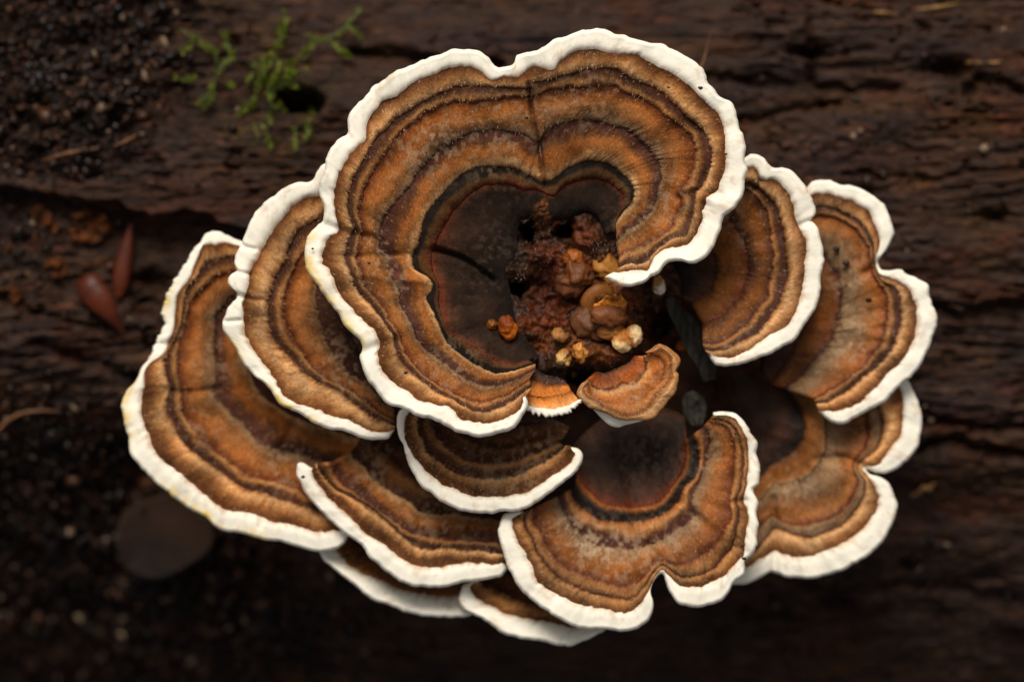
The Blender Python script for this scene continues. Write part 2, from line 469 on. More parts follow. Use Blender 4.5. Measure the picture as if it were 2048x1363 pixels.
def cap(label, levels, bands, zr, zi, T=22, r_edge=None, tilt=(0, 0), droop=8, p=0.9, creases=(), frost=(), stain=(), fray=0.0, wave=9, mat=None,
        white=True, seed=1, relief=6.0, name='bracket_fungus', group='fungus caps of the rosette', blabels=None, und=True, rimcol=None):
    mat = mat or M_cap
    r = r_edge or T * 0.33
    rim = smooth_curve(levels[0], 400)
    L = arclen(rim)[-1]
    N = int(max(60, L / 2.6))
    C0 = resample(rim, N)
    curves = [C0]
    u = np.linspace(0, 1, N)
    for lv in levels[1:]:
        nxt = smooth_curve(lv, 400)
        mm = match(curves[-1], nxt)
        # parameter of the previous samples along their own curve
        sp = arclen(curves[-1]); sp = sp / sp[-1]
        tt = np.interp(sp, np.linspace(0, 1, len(mm)), mm)
        curves.append(resample(nxt, tt))
    s = u * L
    # small irregularities of every growth line
    K = len(curves)
    cen = curves[-1]
    for k in range(K):
        dirv = (curves[k] - (curves[k + 1] if k < K - 1 else curves[k - 1])) * (1 if k < K - 1 else -1)
        ln = np.linalg.norm(dirv, axis=1, keepdims=True) + 1e-6
        dirv = dirv / ln
        for q in range(2): dirv[:, q] = gsm(dirv[:, q], 4)
        if k == 0:
            d = 2.4 * fbm(s / 34, 0.3, seed, 3) + 1.25 * vn(s / 9, 0.5, seed + 9)
            if np.any(fray):
                fr = fray if not callable(fray) else fray(curves[0])
                d = d + fr * (np.abs(vn(s / 6, 0.2, seed + 4)) * 6 + np.abs(vn(s / 3.2, 3.2, seed + 5)) * 4)
        else:
            d = 3.2 * fbm(s / 70, k * 3.1, seed, 3) + 2.2 * fbm(s / 13, k * 5.7, seed + 3, 3)
            lim = np.minimum(1, ln[:, 0] / 22); d = d * lim * (0.15 if k == K - 1 else (0.7 if k >= 5 else 1))
        curves[k] = curves[k] + dirv * d[:, None]
    P = np.stack(curves)                     # K,N,2
    seg = np.linalg.norm(np.diff(P, axis=0), axis=2)
    cum = np.concatenate([np.zeros((1, N)), np.cumsum(seg, 0)])
    tot = gsm(cum[-1], 8) + 1e-6
    vv = cum / tot[None]
    for k in range(1, K): vv[k] = gsm(vv[k], 14)
    ctr = P.reshape(-1, 2).mean(0)
    wv = 0.7 * wave * fbm(s / 130, 1.7, seed + 20, 3)
    wr = 1.4 * fbm(s / 34, 2.2, seed + 21, 2)

    def height(xy, v, col_idx):
        x, y = xy[..., 0], xy[..., 1]
        vc = np.clip(v, 0, 1.3)
        z = zr + (zi - zr) * vc ** p - droop * np.clip(1 - vc / 0.16, 0, 1) ** 2
        z = z + tilt[0] * (x - ctr[0]) / 300 + tilt[1] * (y - ctr[1]) / 300
        z = z + wv[col_idx] * np.clip(1 - vc * 1.1, 0, 1) + wr[col_idx] * np.clip(1 - vc * 1.5, 0.0, 1)
        for pts, dep, wid in creases:
            z = z - dep * np.exp(-(dist_poly(x, y, pts, 4 * wid) / wid) ** 2)
        return z

    base_loc = W(*P[-1][N // 2], zi - 60)
    root = empty(name, base_loc)
    tag(root, label, 'fungus', group)
    hv = []
    def hairs_on(V, XY, Z, col, b):
        nr_, nc_ = Z.shape
        if nr_ < 6 or nc_ < 30: return
        area = np.linalg.norm(np.diff(XY[:, 8:-8:4], axis=0), axis=2).sum() * (2.6 * 4)
        nh = int(area / (52 if b <= 2 else 120) * (0.3 if mat is M_wet else 1.0))
        if b > 3 or not white: return
        ii = np.clip((nr_ - 1) * (rng.random(nh) ** 0.6), 1, nr_ - 2).astype(int); jj = rng.integers(5, nc_ - 5, nh)
        p0 = np.concatenate([XY[ii, jj], Z[ii, jj][:, None]], 1)
        ra = XY[np.minimum(ii + 1, nr_ - 1), jj] - XY[ii - 1, jj]; ra = ra / (np.linalg.norm(ra, axis=1, keepdims=True) + 1e-6)
        dx = np.concatenate([ra * rng.uniform(-.7, 1.0, (nh, 1)), np.zeros((nh, 1))], 1) + rng.normal(0, .38, (nh, 3)) + np.array([0, 0, .55])
        dx /= np.linalg.norm(dx, axis=1, keepdims=True)
        ln = rng.uniform(4.5, 10, (nh, 1)); wd = rng.uniform(.45, .85, (nh, 1))
        sd_ = np.cross(dx, np.array([0.1, 0.2, 1.0])); sd_ /= np.linalg.norm(sd_, axis=1, keepdims=True) + 1e-6
        p0[:, 2] -= 0.8
        tri = np.stack([p0 + sd_ * wd, p0 - sd_ * wd, p0 + dx * ln], 1)
        base = col[ii, jj]
        k = rng.uniform(0.0, 0.5, (nh, 1)) * (1.0 if b <= 3 else 0.6)
        c_ = base * (1 - k) + lin((196, 160, 118)) * k
        hv.append((tri, np.repeat(c_[:, None], 3, 1)))
    ci = np.arange(N)
    din = P[1] - P[0]
    din = din / (np.linalg.norm(din, axis=1, keepdims=True) + 1e-6)
    for q in range(2): din[:, q] = gsm(din[:, q], 3)
    din /= np.linalg.norm(din, axis=1, keepdims=True) + 1e-6
    Pin = P[0] + din * r
    for b in range(K - 1):
        A, B2 = (Pin if b == 0 else P[b]), P[b + 1]
        wid = np.linalg.norm(A - B2, axis=1)
        nr = int(max(4, np.percentile(wid, 75) / 3.2)) + 1
        f = np.linspace(0, 1, nr)[:, None] * np.ones((1, N))
        XY = A[None] * (1 - f[..., None]) + B2[None] * f[..., None]
        Vv = (vv[b][None] if b else (r / tot)[None]) * (1 - f) + vv[b + 1][None] * f
        CI = np.broadcast_to(ci[None], f.shape)
        Z = height(XY, Vv, CI)
        a = relief * gsm(np.clip(wid / 26, 0.15, 1.3), 10)
        if b == 0 and white: a = a * 0.5
        Z = Z + a[None] * np.sin(math.pi * np.clip(f, 0, 1) ** 1.7) ** 0.8 - 0.12 * a[None] * np.exp(-((1 - f) / 0.06) ** 2) * (0 if b == 0 and white else 1)
        Sg = np.broadcast_to(s[None], f.shape)
        Q = cum[b][None] * (1 - f) + cum[b + 1][None] * f
        if b >= 2:
            Sn, Qn = XY[..., 0] * 1.0, XY[..., 1] * 1.0
        else:
            Sn, Qn = Sg, Q
        wf = 0.22 if (b == 0 and white) else 1.0
        Z = Z + wf * 0.8 * fbm(Sn / 11, Qn / 20, seed + 50, 2) + wf * 3.0 * fbm(Sn / 46, Qn / 40, seed + 60, 2)
        # pigment
        if b == 0 and white:
            col = np.broadcast_to(PL['W'], f.shape + (3,)).copy()
            bl = sstep(0.66, 1.02, f + 0.10 * fbm(Sg / 7, 0.1, seed + 70, 2) + 0.05 * (rng.random(f.shape) - .5)) * (0.55 + 0.45 * sstep(-0.4, 0.4, fbm(Sg / 60, 0.4, seed + 71, 2)))
            col = col * (1 - 0.62 * bl[..., None]) + PL['ltan'] * 0.62 * bl[..., None]
            st_ = 0.5 + 0.5 * fbm(Sg / 16, Q / 120, seed + 72, 3)
            col *= (0.93 + 0.10 * st_)[..., None]
            dust = sstep(0.5, 0.9, fbm(Sg / 22, Q / 22, seed + 73, 3))
            col = col * (1 - 0.30 * dust[..., None]) + PL['ltan'] * 0.30 * dust[..., None]
        else:
            jf = np.clip(f + (0.05 * fbm(Sn / 8, Qn / 30, seed + 80 + b, 2) + 0.10 * (rng.random(f.shape) - 0.5)) * np.sin(math.pi * f) ** 0.5 + 0.16 * fbm(Sn / 60, (Qn / 60 if b >= 2 else b * 2.0), seed + 81, 2) * np.sin(math.pi * f), 0, 1)
            col = sample(bands[b], jf)
            var = 1 + 0.14 * fbm(Sn / 8, Qn / 12, seed + 90, 2) + 0.36 * fbm(Sn / 80, Qn / 45, seed + 91, 3) + 0.30 * (rng.random(f.shape) - 0.5)
            col = col * np.clip(var, 0.4, 1.7)[..., None]
            spk = ((rng.random(f.shape) < (0.016 if b < 5 else 0.0)) * rng.random(f.shape) * 0.6)[..., None]
            col = col * (1 - spk) + lin((205, 172, 136)) * spk
            hue = fbm(XY[..., 0] / 90, XY[..., 1] / 90, seed + 95, 3)
            col = col * (1 + hue[..., None] * np.array([0.08, 0.0, -0.10]))
        for fx, fy, fr_, fs in frost:
            d = np.hypot(XY[..., 0] - fx, XY[..., 1] - fy) / fr_
            mk = fs * np.exp(-d ** 2) * sstep(-0.1, 0.7, fbm(XY[..., 0] / 9, XY[..., 1] / 9, seed + 97, 2))
            if not (b == 0 and white):
                col = col * (1 - mk[..., None]) + lin((172, 142, 110)) * mk[..., None]
        rim_extra = None
        if b == 0:
            # rounded rim: rows wrap from the top round to the underside
            an = np.linspace(-90, 82, 9)
            rx = []; rz = []
            for q in an:
                rx.append(Pin - din * r * math.cos(math.radians(q)))
                rz.append(Z[0] - T * 0.5 + T * 0.5 * math.sin(math.radians(q)))
            inn = Pin + din * np.minimum(r, 0.25 * wid)[:, None]
            XY = np.concatenate([inn[None], np.stack(rx), XY]); Z = np.concatenate([(Z[0] - T)[None], np.stack(rz), Z])
            c0 = np.broadcast_to(col[:1], (10,) + col.shape[1:]).copy()
            col = np.concatenate([c0, col])
            Q = np.concatenate([np.linspace(-40, 0, 10)[:, None] * np.ones((1, N)), Q]); Sg = np.concatenate([np.broadcast_to(s[None], (10, N)), Sg])
            for sx_, sy_, sr_ in stain:
                d = np.hypot(XY[..., 0] - sx_, XY[..., 1] - sy_) / sr_
                edge = np.concatenate([np.ones(10), np.clip(1 - np.linspace(0, 1, nr) * 2.2, 0.06, 1)])[:, None]
                mk = np.clip(0.9 * np.exp(-d ** 2) * edge, 0, 1) * (0.55 + 0.45 * fbm(Sg / 12, 0.8, seed + 99, 2))
                mk = np.clip(mk, 0, 1)
                col = col * (1 - mk[..., None]) + lin((226, 190, 84)) * mk[..., None]
        # rolled ends of the band
        if True:
            e0 = XY[:, 0] - XY[:, 3]; e1 = XY[:, -1] - XY[:, -4]
            def un(e):
                e = e / (np.linalg.norm(e, axis=1, keepdims=True) + 1e-6)
                m_ = e.mean(0); m_ /= np.linalg.norm(m_) + 1e-6
                e = 0.5 * e + 0.5 * m_
                return e / (np.linalg.norm(e, axis=1, keepdims=True) + 1e-6)
            e0, e1 = un(e0), un(e1)
            rr = min(r, 8)
            pre, prz, post, poz = [], [], [], []
            for q in (90, 60, 30):
                c_, s_ = math.cos(math.radians(90 - q)), math.sin(math.radians(90 - q))
                # q from deep to shallow
            for ang in (30, 60, 90):
                so, co = math.sin(math.radians(ang)) * rr, (1 - math.cos(math.radians(ang))) * rr
                pre.insert(0, XY[:, 0] + e0 * so); prz.insert(0, Z[:, 0] - co)
                post.append(XY[:, -1] + e1 * so); poz.append(Z[:, -1] - co)
            pre.insert(0, XY[:, 0] + e0 * rr * 0.6); prz.insert(0, Z[:, 0] - T)
            post.append(XY[:, -1] + e1 * rr * 0.6); poz.append(Z[:, -1] - T)
            XY = np.concatenate([np.stack(pre, 1), XY, np.stack(post, 1)], 1)
            Z = np.concatenate([np.stack(prz, 1), Z, np.stack(poz, 1)], 1)
            col = np.concatenate([np.repeat(col[:, :1], 4, 1), col, np.repeat(col[:, -1:], 4, 1)], 1)
            Sg = np.concatenate([np.repeat(Sg[:, :1], 4, 1), Sg, np.repeat(Sg[:, -1:], 4, 1)], 1)
            Q = np.concatenate([np.repeat(Q[:, :1], 4, 1), Q, np.repeat(Q[:, -1:], 4, 1)], 1)
        V = W(XY[..., 0], XY[..., 1], Z)
        if b >= 2: Sg, Q = XY[..., 0], XY[..., 1]
        fc = grid_faces(*XY.shape[:2])
        if not (b == 0 and white): hairs_on(V, XY, Z, col, b)
        # make the faces look up
        v0 = V.reshape(-1, 3)
        mid = fc[len(fc) // 2 + 5]
        nz = np.cross(v0[mid[1]] - v0[mid[0]], v0[mid[3]] - v0[mid[0]])[2]
        if nz < 0: fc = fc[:, ::-1]
        nm = 'white_margin' if (b == 0 and white) else 'growth_band'
        o = mesh_obj(nm, v0, fc, M_white if (b == 0 and white) else mat, root,
                     {'col': np.clip(col, 0, 1).reshape(-1, 3), 'rad': np.stack([Sg + seed * 731.0, Q, 0 * Q], -1).reshape(-1, 3)})
        if blabels and b < len(blabels) and blabels[b]: o['label'] = blabels[b]
    if hv:
        t_ = np.concatenate([a[0] for a in hv]).reshape(-1, 3); c_ = np.concatenate([a[1] for a in hv]).reshape(-1, 3)
        ho = mesh_obj('velvet_hairs', W(t_[:, 0], t_[:, 1], t_[:, 2]), np.arange(len(t_)).reshape(-1, 3), M_hair, root, {'col': np.clip(c_, 0, 1)}, smooth=False)
        ho['kind'] = 'stuff'
    if und:
        step = 3
        PU = np.concatenate([(Pin + din * r)[None], P[1:]])[:, ::step]
        vU = np.concatenate([(2 * r / tot)[None], vv[1:]])[:, ::step]
        ZU = height(PU, vU, np.broadcast_to(ci[::step][None], vU.shape)) - T
        V = W(PU[..., 0], PU[..., 1], ZU).reshape(-1, 3)
        mesh_obj('pore_surface', V, grid_faces(*vU.shape), M_white, root,
                 {'col': np.broadcast_to(lin((216, 204, 182)), (len(V), 3)), 'rad': np.stack([PU[..., 0], PU[..., 1], 0 * ZU], -1).reshape(-1, 3)})
    return root

# ------------------------------------------------------------------ the knot in the middle
pitsC = [(1056, 468, 13, 19, 150), (1130, 463, 15, 14, 150), (1025, 578, 26, 12, 110), (1205, 612, 20, 8, 60), (1312, 650, 30, 34, 60), (1160, 755, 26, 16, 90)]
lumps = [(1085, 420, 24, 34, 30), (1160, 470, 34, 40, 16), (1195, 500, 26, 30, 22), (1075, 512, 50, 18, 22), (1030, 545, 32, 20, 26), (1150, 545, 36, 34, 34), (1120, 600, 40, 46, 10),
         (1210, 615, 46, 40, 40), (1010, 640, 48, 40, 14), (1060, 655, 40, 30, 18), (1140, 640, 30, 40, 26), (1170, 700, 44, 40, 30), (1260, 560, 40, 30, 18), (1300, 600, 24, 30, 26),
         (1235, 720, 40, 26, 20), (1120, 730, 26, 20, 22), (1060, 700, 36, 24, -6), (1350, 740, 20, 26, 14)]
def knot_z(x, y):
    d = np.hypot((x - 1140) / 1.15, (y - 575) / 1.0)
    z = 286 - 26 * np.exp(-((x - 1100) ** 2 + (y - 600) ** 2) / 90 ** 2) - 420 * sstep(165, 330, d + 14 * fbm(x / 60, y / 60, 300, 3))
    z = z - 60 * sstep(1240, 1330, x)
    for cx, cy, rx, ry, h in lumps:
        z = z + h * np.exp(-(((x - cx) / rx) ** 2 + ((y - cy) / ry) ** 2) ** 1.4)
    z = z + 8 * fbm(x / 30, y / 30, 301, 3) + 5 * fbm(x / 10, y / 10, 302, 3) + 2.5 * fbm(x / 4.5, y / 4.5, 303, 2)
    for cx, cy, rx, ry, h in pitsC:
        q = ((x - cx) / rx) ** 2 + ((y - cy) / ry) ** 2
        q = np.clip(q * (1 + 0.55 * fbm(x / 13, y / 13, 305, 3)), 0, 50)
        z = z - h * np.exp(-q ** 2)
    return z

def build_knot():
    xs = np.arange(780, 1500, 3.2); ys = np.arange(250, 920, 3.2)
    X, Y = np.meshgrid(xs, ys)
    Z = knot_z(X, Y)
    root = empty('fungus_knot', W(1140, 575, 60))
    tag(root, 'knotted dark reddish brown pitted core in the middle of the fungus rosette', 'fungus core')
    a = fbm(X / 34, Y / 34, 310, 3); b = fbm(X / 60, Y / 60, 311, 3); c = fbm(X / 12, Y / 12, 312, 2)
    col = lin((62, 38, 28)) * np.ones(X.shape + (3,))
    def bl(mk, cc):
        nonlocal col
        mk = np.clip(mk, 0, 1)[..., None]; col = col * (1 - mk) + lin(cc) * mk
    bl(sstep(0.0, 0.6, a), (96, 48, 22)); bl(sstep(0.1, 0.7, b) * 0.8, (40, 27, 20))
    bl(0.8 * np.exp(-((X - 1075) / 60) ** 2 - ((Y - 520) / 26) ** 2), (104, 44, 28))
    bl(0.7 * np.exp(-((X - 1085) / 26) ** 2 - ((Y - 410) / 40) ** 2), (92, 58, 30))
    bl(0.97 * sstep(1105, 1035, X + 26 * b), (50, 35, 27))
    bl(0.9 * sstep(440, 410, Y) , (46, 33, 26))
    bl(0.7 * np.exp(-((X - 1100) / 50) ** 2 - ((Y - 620) / 60) ** 2), (96, 40, 18))
    for cx, cy, rr, cc in ((1145, 518, 18, (158, 82, 24)), (1215, 535, 24, (178, 112, 40)), (1185, 596, 26, (160, 96, 30)), (1180, 640, 26, (112, 66, 40)), (1150, 560, 26, (110, 60, 30)), (1180, 540, 20, (150, 72, 28)), (1240, 640, 24, (150, 88, 36)), (1146, 690, 24, (140, 84, 40)), (1196, 704, 22, (120, 70, 34)), (1262, 604, 26, (120, 62, 26)), (1110, 640, 26, (120, 56, 20)), (1090, 690, 20, (128, 70, 26)), (1056, 650, 22, (116, 58, 24)), (1230, 560, 22, (150, 88, 34)), (1170, 470, 22, (110, 54, 28)), (1085, 405, 22, (116, 70, 32))):
        bl(0.95 * np.exp(-(((X - cx) ** 2 + (Y - cy) ** 2) / rr ** 2) ** 1.5), cc)
    bl(0.25 * sstep(0.25, 0.8, c) * sstep(-0.2, 0.5, b), (112, 86, 62))
    col = col * np.array([0.62, 0.54, 0.38]) * np.clip(1 + 0.5 * fbm(X / 7, Y / 7, 317, 2), 0.4, 1.9)[..., None]
    V = W(X, Y, Z).reshape(-1, 3)
    mesh_obj('pitted_flesh', V, grid_faces(*X.shape, flip=True), M_core, root,
             {'col': np.clip(col, 0, 1).reshape(-1, 3), 'rad': np.stack([X, Y, 0 * X], -1).reshape(-1, 3)})
    r = np.random.default_rng(5)
    sel = np.argwhere((np.hypot((X - 1150) / 1.1, Y - 600) < 190) & (fbm(X / 40, Y / 40, 321, 2) > -0.1))
    sel = sel[r.integers(0, len(sel), 5200)]
    p0 = np.stack([X[sel[:, 0], sel[:, 1]], Y[sel[:, 0], sel[:, 1]], Z[sel[:, 0], sel[:, 1]] - .6], -1)
    dx = r.normal(0, .6, p0.shape) + np.array([0, 0, .6]); dx /= np.linalg.norm(dx, axis=1, keepdims=True)
    sd_ = np.cross(dx, [.1, .2, 1.]); sd_ /= np.linalg.norm(sd_, axis=1, keepdims=True) + 1e-6
    wd = r.uniform(.4, .8, (len(p0), 1)); ln = r.uniform(3, 8, (len(p0), 1))
    tri = np.stack([p0 + sd_ * wd, p0 - sd_ * wd, p0 + dx * ln], 1).reshape(-1, 3)
    k = r.random((len(p0), 1)) ** 2; hc = lin((88, 56, 34)) * (1 - k) + lin((170, 140, 112)) * k
    ho = mesh_obj('velvet_hairs', W(tri[:, 0], tri[:, 1], tri[:, 2]), np.arange(len(tri)).reshape(-1, 3), M_hair, root, {'col': np.repeat(hc, 3, 0)}, smooth=False)
    ho['kind'] = 'stuff'
    return root
KNOT = build_knot()

def build_stem():
    """the woody foot below the rosette, joining every cap to the log"""
    n1, n2 = 26, 140
    th = np.linspace(0, 2 * math.pi, n2)
    f = np.linspace(0, 1, n1)[:, None]
    R0 = 330 + 120 * np.cos(th - 0.6) ** 2 + 40 * np.sin(3 * th)
    cx, cy = 1150 + 60 * (1 - f), 640 + 70 * (1 - f)
    R = R0[None] * (0.25 + 0.75 * (1 - f) ** 0.6)
    X = cx + R * np.cos(th)[None] * 1.15; Y = cy + R * np.sin(th)[None] * 0.75
    Z = 120 * f ** 0.7 - 120 * (1 - f) + 14 * fbm(X / 40, Y / 40, 330, 4) + 5 * fbm(X / 12, Y / 12, 333, 2)
    col = np.ones(X.shape + (3,)) * lin((74, 44, 28)) * (1 + 0.5 * fbm(X / 40, Y / 40, 335, 3))[..., None]
    root = KNOT
    mesh_obj('foot_flesh', W(X, Y, Z).reshape(-1, 3), grid_faces(n1, n2), M_core, root,
             {'col': np.clip(col, 0, 1).reshape(-1, 3), 'rad': np.stack([X, Y, 0 * X], -1).reshape(-1, 3)})
build_stem()

# ------------------------------------------------------------------ the caps, traced growth line by growth line (rim first)
BW = 'thick off white growing edge'
LB = [BW, 'tan brown velvet band next to the white edge', 'narrow dark and buff band', 'broad orange brown band', 'orange tan band', 'black and olive ring', 'blackish brown centre']

# A: the big topmost funnel
A0 = [(1216, 558), (1235, 569), (1258, 574), (1276, 571), (1293, 564), (1302, 553), (1312, 553), (1320, 545), (1327, 532), (1340, 523), (1364, 523), (1384, 526), (1402, 520), (1417, 508), (1431, 485), (1443, 458), (1448, 436), (1458, 425), (1469, 417), (1480, 400), (1488, 379), (1489, 357), (1495, 337), (1490, 321), (1491, 293), (1487, 273), (1478, 255), (1475, 235), (1469, 217), (1458, 202), (1437, 192), (1428, 176), (1414, 164), (1411, 147), (1405, 136), (1390, 123), (1367, 110), (1343, 98), (1323, 88), (1296, 87), (1276, 78), (1252, 70), (1232, 69), (1220, 62), (1202, 57), (1182, 59), (1158, 63), (1138, 70), (1111, 79), (1091, 92), (1067, 101), (1044, 106), (1033, 112), (1028, 124), (1017, 132), (993, 132), (984, 123), (976, 113), (961, 104), (943, 98), (926, 97), (905, 98), (888, 106), (864, 113), (841, 122), (817, 132), (794, 141), (776, 153), (761, 164), (747, 173), (738, 186), (717, 202), (700, 223), (694, 244), (695, 267), (679, 276), (662, 296), (653, 317), (648, 340), (640, 364), (639, 388), (646, 415), (647, 441), (633, 451), (618, 467), (611, 482), (608, 506), (611, 526), (618, 547), (633, 567), (647, 588), (665, 611), (677, 626), (691, 652), (712, 673), (724, 685), (726, 699), (719, 711), (721, 723), (730, 748), (745, 772), (763, 797), (780, 811), (797, 815), (815, 823), (844, 832), (862, 836), (876, 844), (897, 853), (914, 863), (935, 870), (956, 875), (976, 873), (997, 867), (1020, 860), (1035, 848), (1047, 829), (1056, 809), (1055, 797)]
A1 = [(1236, 544), (1258, 541), (1282, 541), (1296, 540), (1302, 526), (1311, 511), (1329, 498), (1352, 494), (1373, 491), (1387, 479), (1396, 459), (1406, 438), (1407, 423), (1412, 407), (1414, 396), (1424, 389), (1434, 384), (1440, 368), (1443, 352), (1452, 308), (1452, 273), (1449, 249), (1437, 229), (1417, 211), (1396, 191), (1378, 173), (1358, 155), (1340, 141), (1317, 132), (1282, 117), (1255, 107), (1226, 104), (1188, 100), (1164, 101), (1141, 109), (1120, 123), (1106, 141), (1085, 136), (1067, 133), (1047, 144), (1036, 153), (1018, 155), (1005, 156), (987, 163), (973, 155), (958, 141), (931, 134), (905, 136), (879, 144), (852, 155), (820, 170), (791, 191), (764, 205), (741, 232), (731, 255), (729, 279), (711, 296), (691, 320), (676, 361), (669, 390), (669, 420), (677, 447), (674, 463), (660, 474), (650, 497), (646, 523), (659, 538), (671, 567), (686, 596), (706, 620), (724, 643), (747, 661), (758, 682), (757, 711), (762, 731), (772, 748), (792, 772), (818, 785), (838, 800), (873, 809), (897, 812), (912, 826), (926, 838), (961, 844), (997, 838), (1020, 829), (1038, 818), (1048, 800)]
A2 = [(1244, 530), (1264, 525), (1282, 528), (1300, 514), (1323, 492), (1352, 473), (1371, 468), (1381, 447), (1390, 409), (1393, 384), (1403, 374), (1413, 346), (1423, 308), (1420, 288), (1408, 261), (1390, 244), (1373, 229), (1346, 205), (1323, 188), (1293, 173), (1264, 158), (1241, 144), (1223, 138), (1194, 141), (1164, 144), (1129, 150), (1100, 156), (1072, 163), (1059, 176), (1025, 176), (996, 176), (952, 176), (908, 178), (879, 185), (849, 202), (817, 220), (788, 241), (764, 270), (744, 293), (723, 326), (709, 355), (700, 390), (697, 423), (706, 455), (702, 470), (693, 491), (690, 514), (700, 535), (709, 561), (727, 594), (750, 617), (771, 646), (785, 670), (791, 699), (812, 729), (835, 753), (866, 778), (900, 795), (930, 812), (955, 822), (985, 818), (1012, 808), (1034, 794), (1057, 778)]
A3 = [(1242, 505), (1280, 492), (1310, 480), (1335, 463), (1349, 438), (1361, 409), (1362, 379), (1381, 346), (1390, 311), (1384, 285), (1367, 264), (1349, 246), (1326, 229), (1308, 214), (1282, 199), (1249, 185), (1226, 173), (1188, 173), (1158, 176), (1126, 175), (1097, 180), (1066, 194), (1025, 195), (981, 197), (958, 202), (940, 208), (911, 205), (879, 214), (852, 229), (829, 246), (805, 267), (782, 293), (761, 326), (741, 358), (726, 392), (718, 423), (724, 457), (718, 479), (714, 514), (724, 538), (733, 567), (750, 594), (771, 617), (782, 641), (797, 667), (806, 696), (829, 729), (853, 750), (885, 772), (925, 792), (960, 800), (1000, 793), (1028, 780), (1052, 763)]
A4 = [(1236, 475), (1255, 459), (1279, 438), (1302, 415), (1314, 385), (1318, 355), (1311, 320), (1296, 299), (1273, 279), (1244, 258), (1211, 246), (1176, 242), (1141, 246), (1112, 255), (1088, 270), (1077, 283), (1052, 273), (1020, 266), (987, 261), (952, 268), (917, 282), (888, 296), (864, 317), (844, 340), (822, 370), (803, 398), (785, 420), (768, 447), (760, 476), (762, 506), (774, 517), (785, 550), (803, 582), (803, 608), (818, 635), (832, 673), (853, 696), (879, 717), (900, 735), (930, 753), (965, 766), (1000, 767), (1032, 757), (1064, 743)]
A5 = [(1233, 461), (1232, 447), (1241, 430), (1262, 405), (1267, 380), (1254, 357), (1232, 337), (1211, 326), (1182, 323), (1153, 329), (1129, 340), (1109, 356), (1094, 364), (1081, 364), (1058, 352), (1025, 337), (990, 333), (952, 335), (923, 349), (901, 368), (873, 400), (853, 429), (844, 459), (838, 482), (828, 503), (826, 526), (834, 541), (860, 556), (866, 575), (854, 597), (862, 611), (876, 643), (885, 667), (900, 690), (926, 714), (961, 734), (991, 743), (1022, 742), (1064, 730)]
A6 = [(1226, 456), (1230, 438), (1244, 405), (1238, 382), (1215, 365), (1180, 358), (1145, 365), (1122, 378), (1107, 394), (1090, 388), (1075, 380), (1049, 381), (1020, 370), (985, 370), (956, 379), (926, 403), (903, 429), (885, 459), (874, 488), (864, 514), (866, 541), (878, 570), (878, 600), (886, 637), (900, 664), (926, 678), (955, 697), (991, 719), (1020, 729), (1050, 722)]
A7 = [(1206, 464), (1203, 450), (1193, 432), (1172, 424), (1152, 430), (1136, 438), (1114, 440), (1094, 445), (1076, 440), (1058, 436), (1040, 444), (1034, 470), (1032, 500), (1024, 530), (1016, 560), (1024, 598), (1028, 625), (1036, 648), (1050, 672), (1062, 692), (1072, 706)]
cap('largest and topmost cap, a notched brown funnel with a black centre', [A0, A1, A2, A3, A4, A5, A6, A7], [None, OUTER, SECOND, THIRD, FOURTH, RING, CORE],
    432, 292, T=26, seed=11, tilt=(0, 6), wave=12, blabels=LB,
    creases=[([(1057, 168), (1060, 200), (1068, 250), (1078, 285), (1084, 330), (1090, 372)], 24, 4), ([(1040, 120), (1050, 160), (1066, 230), (1082, 320), (1092, 372)], 16, 26),
             ([(640, 446), (680, 460), (712, 468), (760, 480)], 10, 9), ([(690, 512), (760, 512), (830, 508)], 6, 8), ([(700, 545), (780, 556), (850, 560)], -6, 9),
             ([(722, 706), (760, 690), (800, 680)], 8, 12), ([(868, 498), (930, 520), (985, 560)], 18, 6), ([(1440, 388), (1400, 384), (1360, 395)], 9, 8), ([(985, 128), (990, 165), (1000, 200)], 6, 14)],
    frost=[(830, 300, 60, .4), (870, 280, 46, .5), (1080, 215, 40, .35), (1340, 390, 40, .45), (760, 500, 30, .6), (780, 555, 36, .5), (990, 490, 50, .07), (1180, 200, 60, .4), (960, 560, 50, .06), (1000, 270, 80, .4), (1290, 470, 60, .25), (900, 740, 60, .3)],
    stain=[(612, 500, 50), (640, 578, 70), (700, 660, 40)])

# B: left cap under A
B0 = [(668, 330), (650, 327), (635, 341), (624, 359), (598, 363), (572, 372), (547, 389), (525, 407), (506, 433), (495, 455), (485, 477), (484, 488), (477, 497), (469, 514), (468, 529), (473, 541), (461, 549), (455, 561), (461, 573), (473, 584), (472, 599), (458, 614), (453, 629), (446, 643), (447, 661), (458, 678), (469, 693), (481, 716), (499, 740), (525, 763), (543, 782), (560, 809), (593, 823), (622, 841), (660, 859), (689, 863), (719, 875), (748, 881), (775, 878), (784, 866)]
B1 = [(668, 388), (637, 394), (602, 402), (572, 428), (546, 461), (531, 487), (516, 517), (500, 549), (494, 578), (486, 602), (487, 631), (490, 658), (499, 684), (513, 705), (534, 731), (552, 762), (570, 793), (600, 811), (631, 819), (660, 829), (695, 838), (719, 852), (742, 862), (772, 863), (783, 859)]
B2 = [(668, 428), (637, 440), (601, 463), (581, 493), (572, 529), (552, 561), (543, 584), (538, 620), (540, 655), (552, 681), (575, 708), (599, 734), (628, 756), (651, 770), (689, 791), (719, 815), (748, 835), (783, 850)]
B3 = [(672, 458), (640, 475), (608, 508), (588, 543), (573, 587), (572, 631), (586, 668), (604, 702), (622, 728), (658, 755), (700, 780), (742, 806), (784, 838)]
B4 = [(676, 490), (652, 520), (640, 560), (636, 610), (644, 655), (664, 695), (696, 735), (736, 772), (786, 815)]
B5 = [(700, 500), (690, 540), (686, 590), (692, 640), (712, 690), (745, 735), (790, 775)]
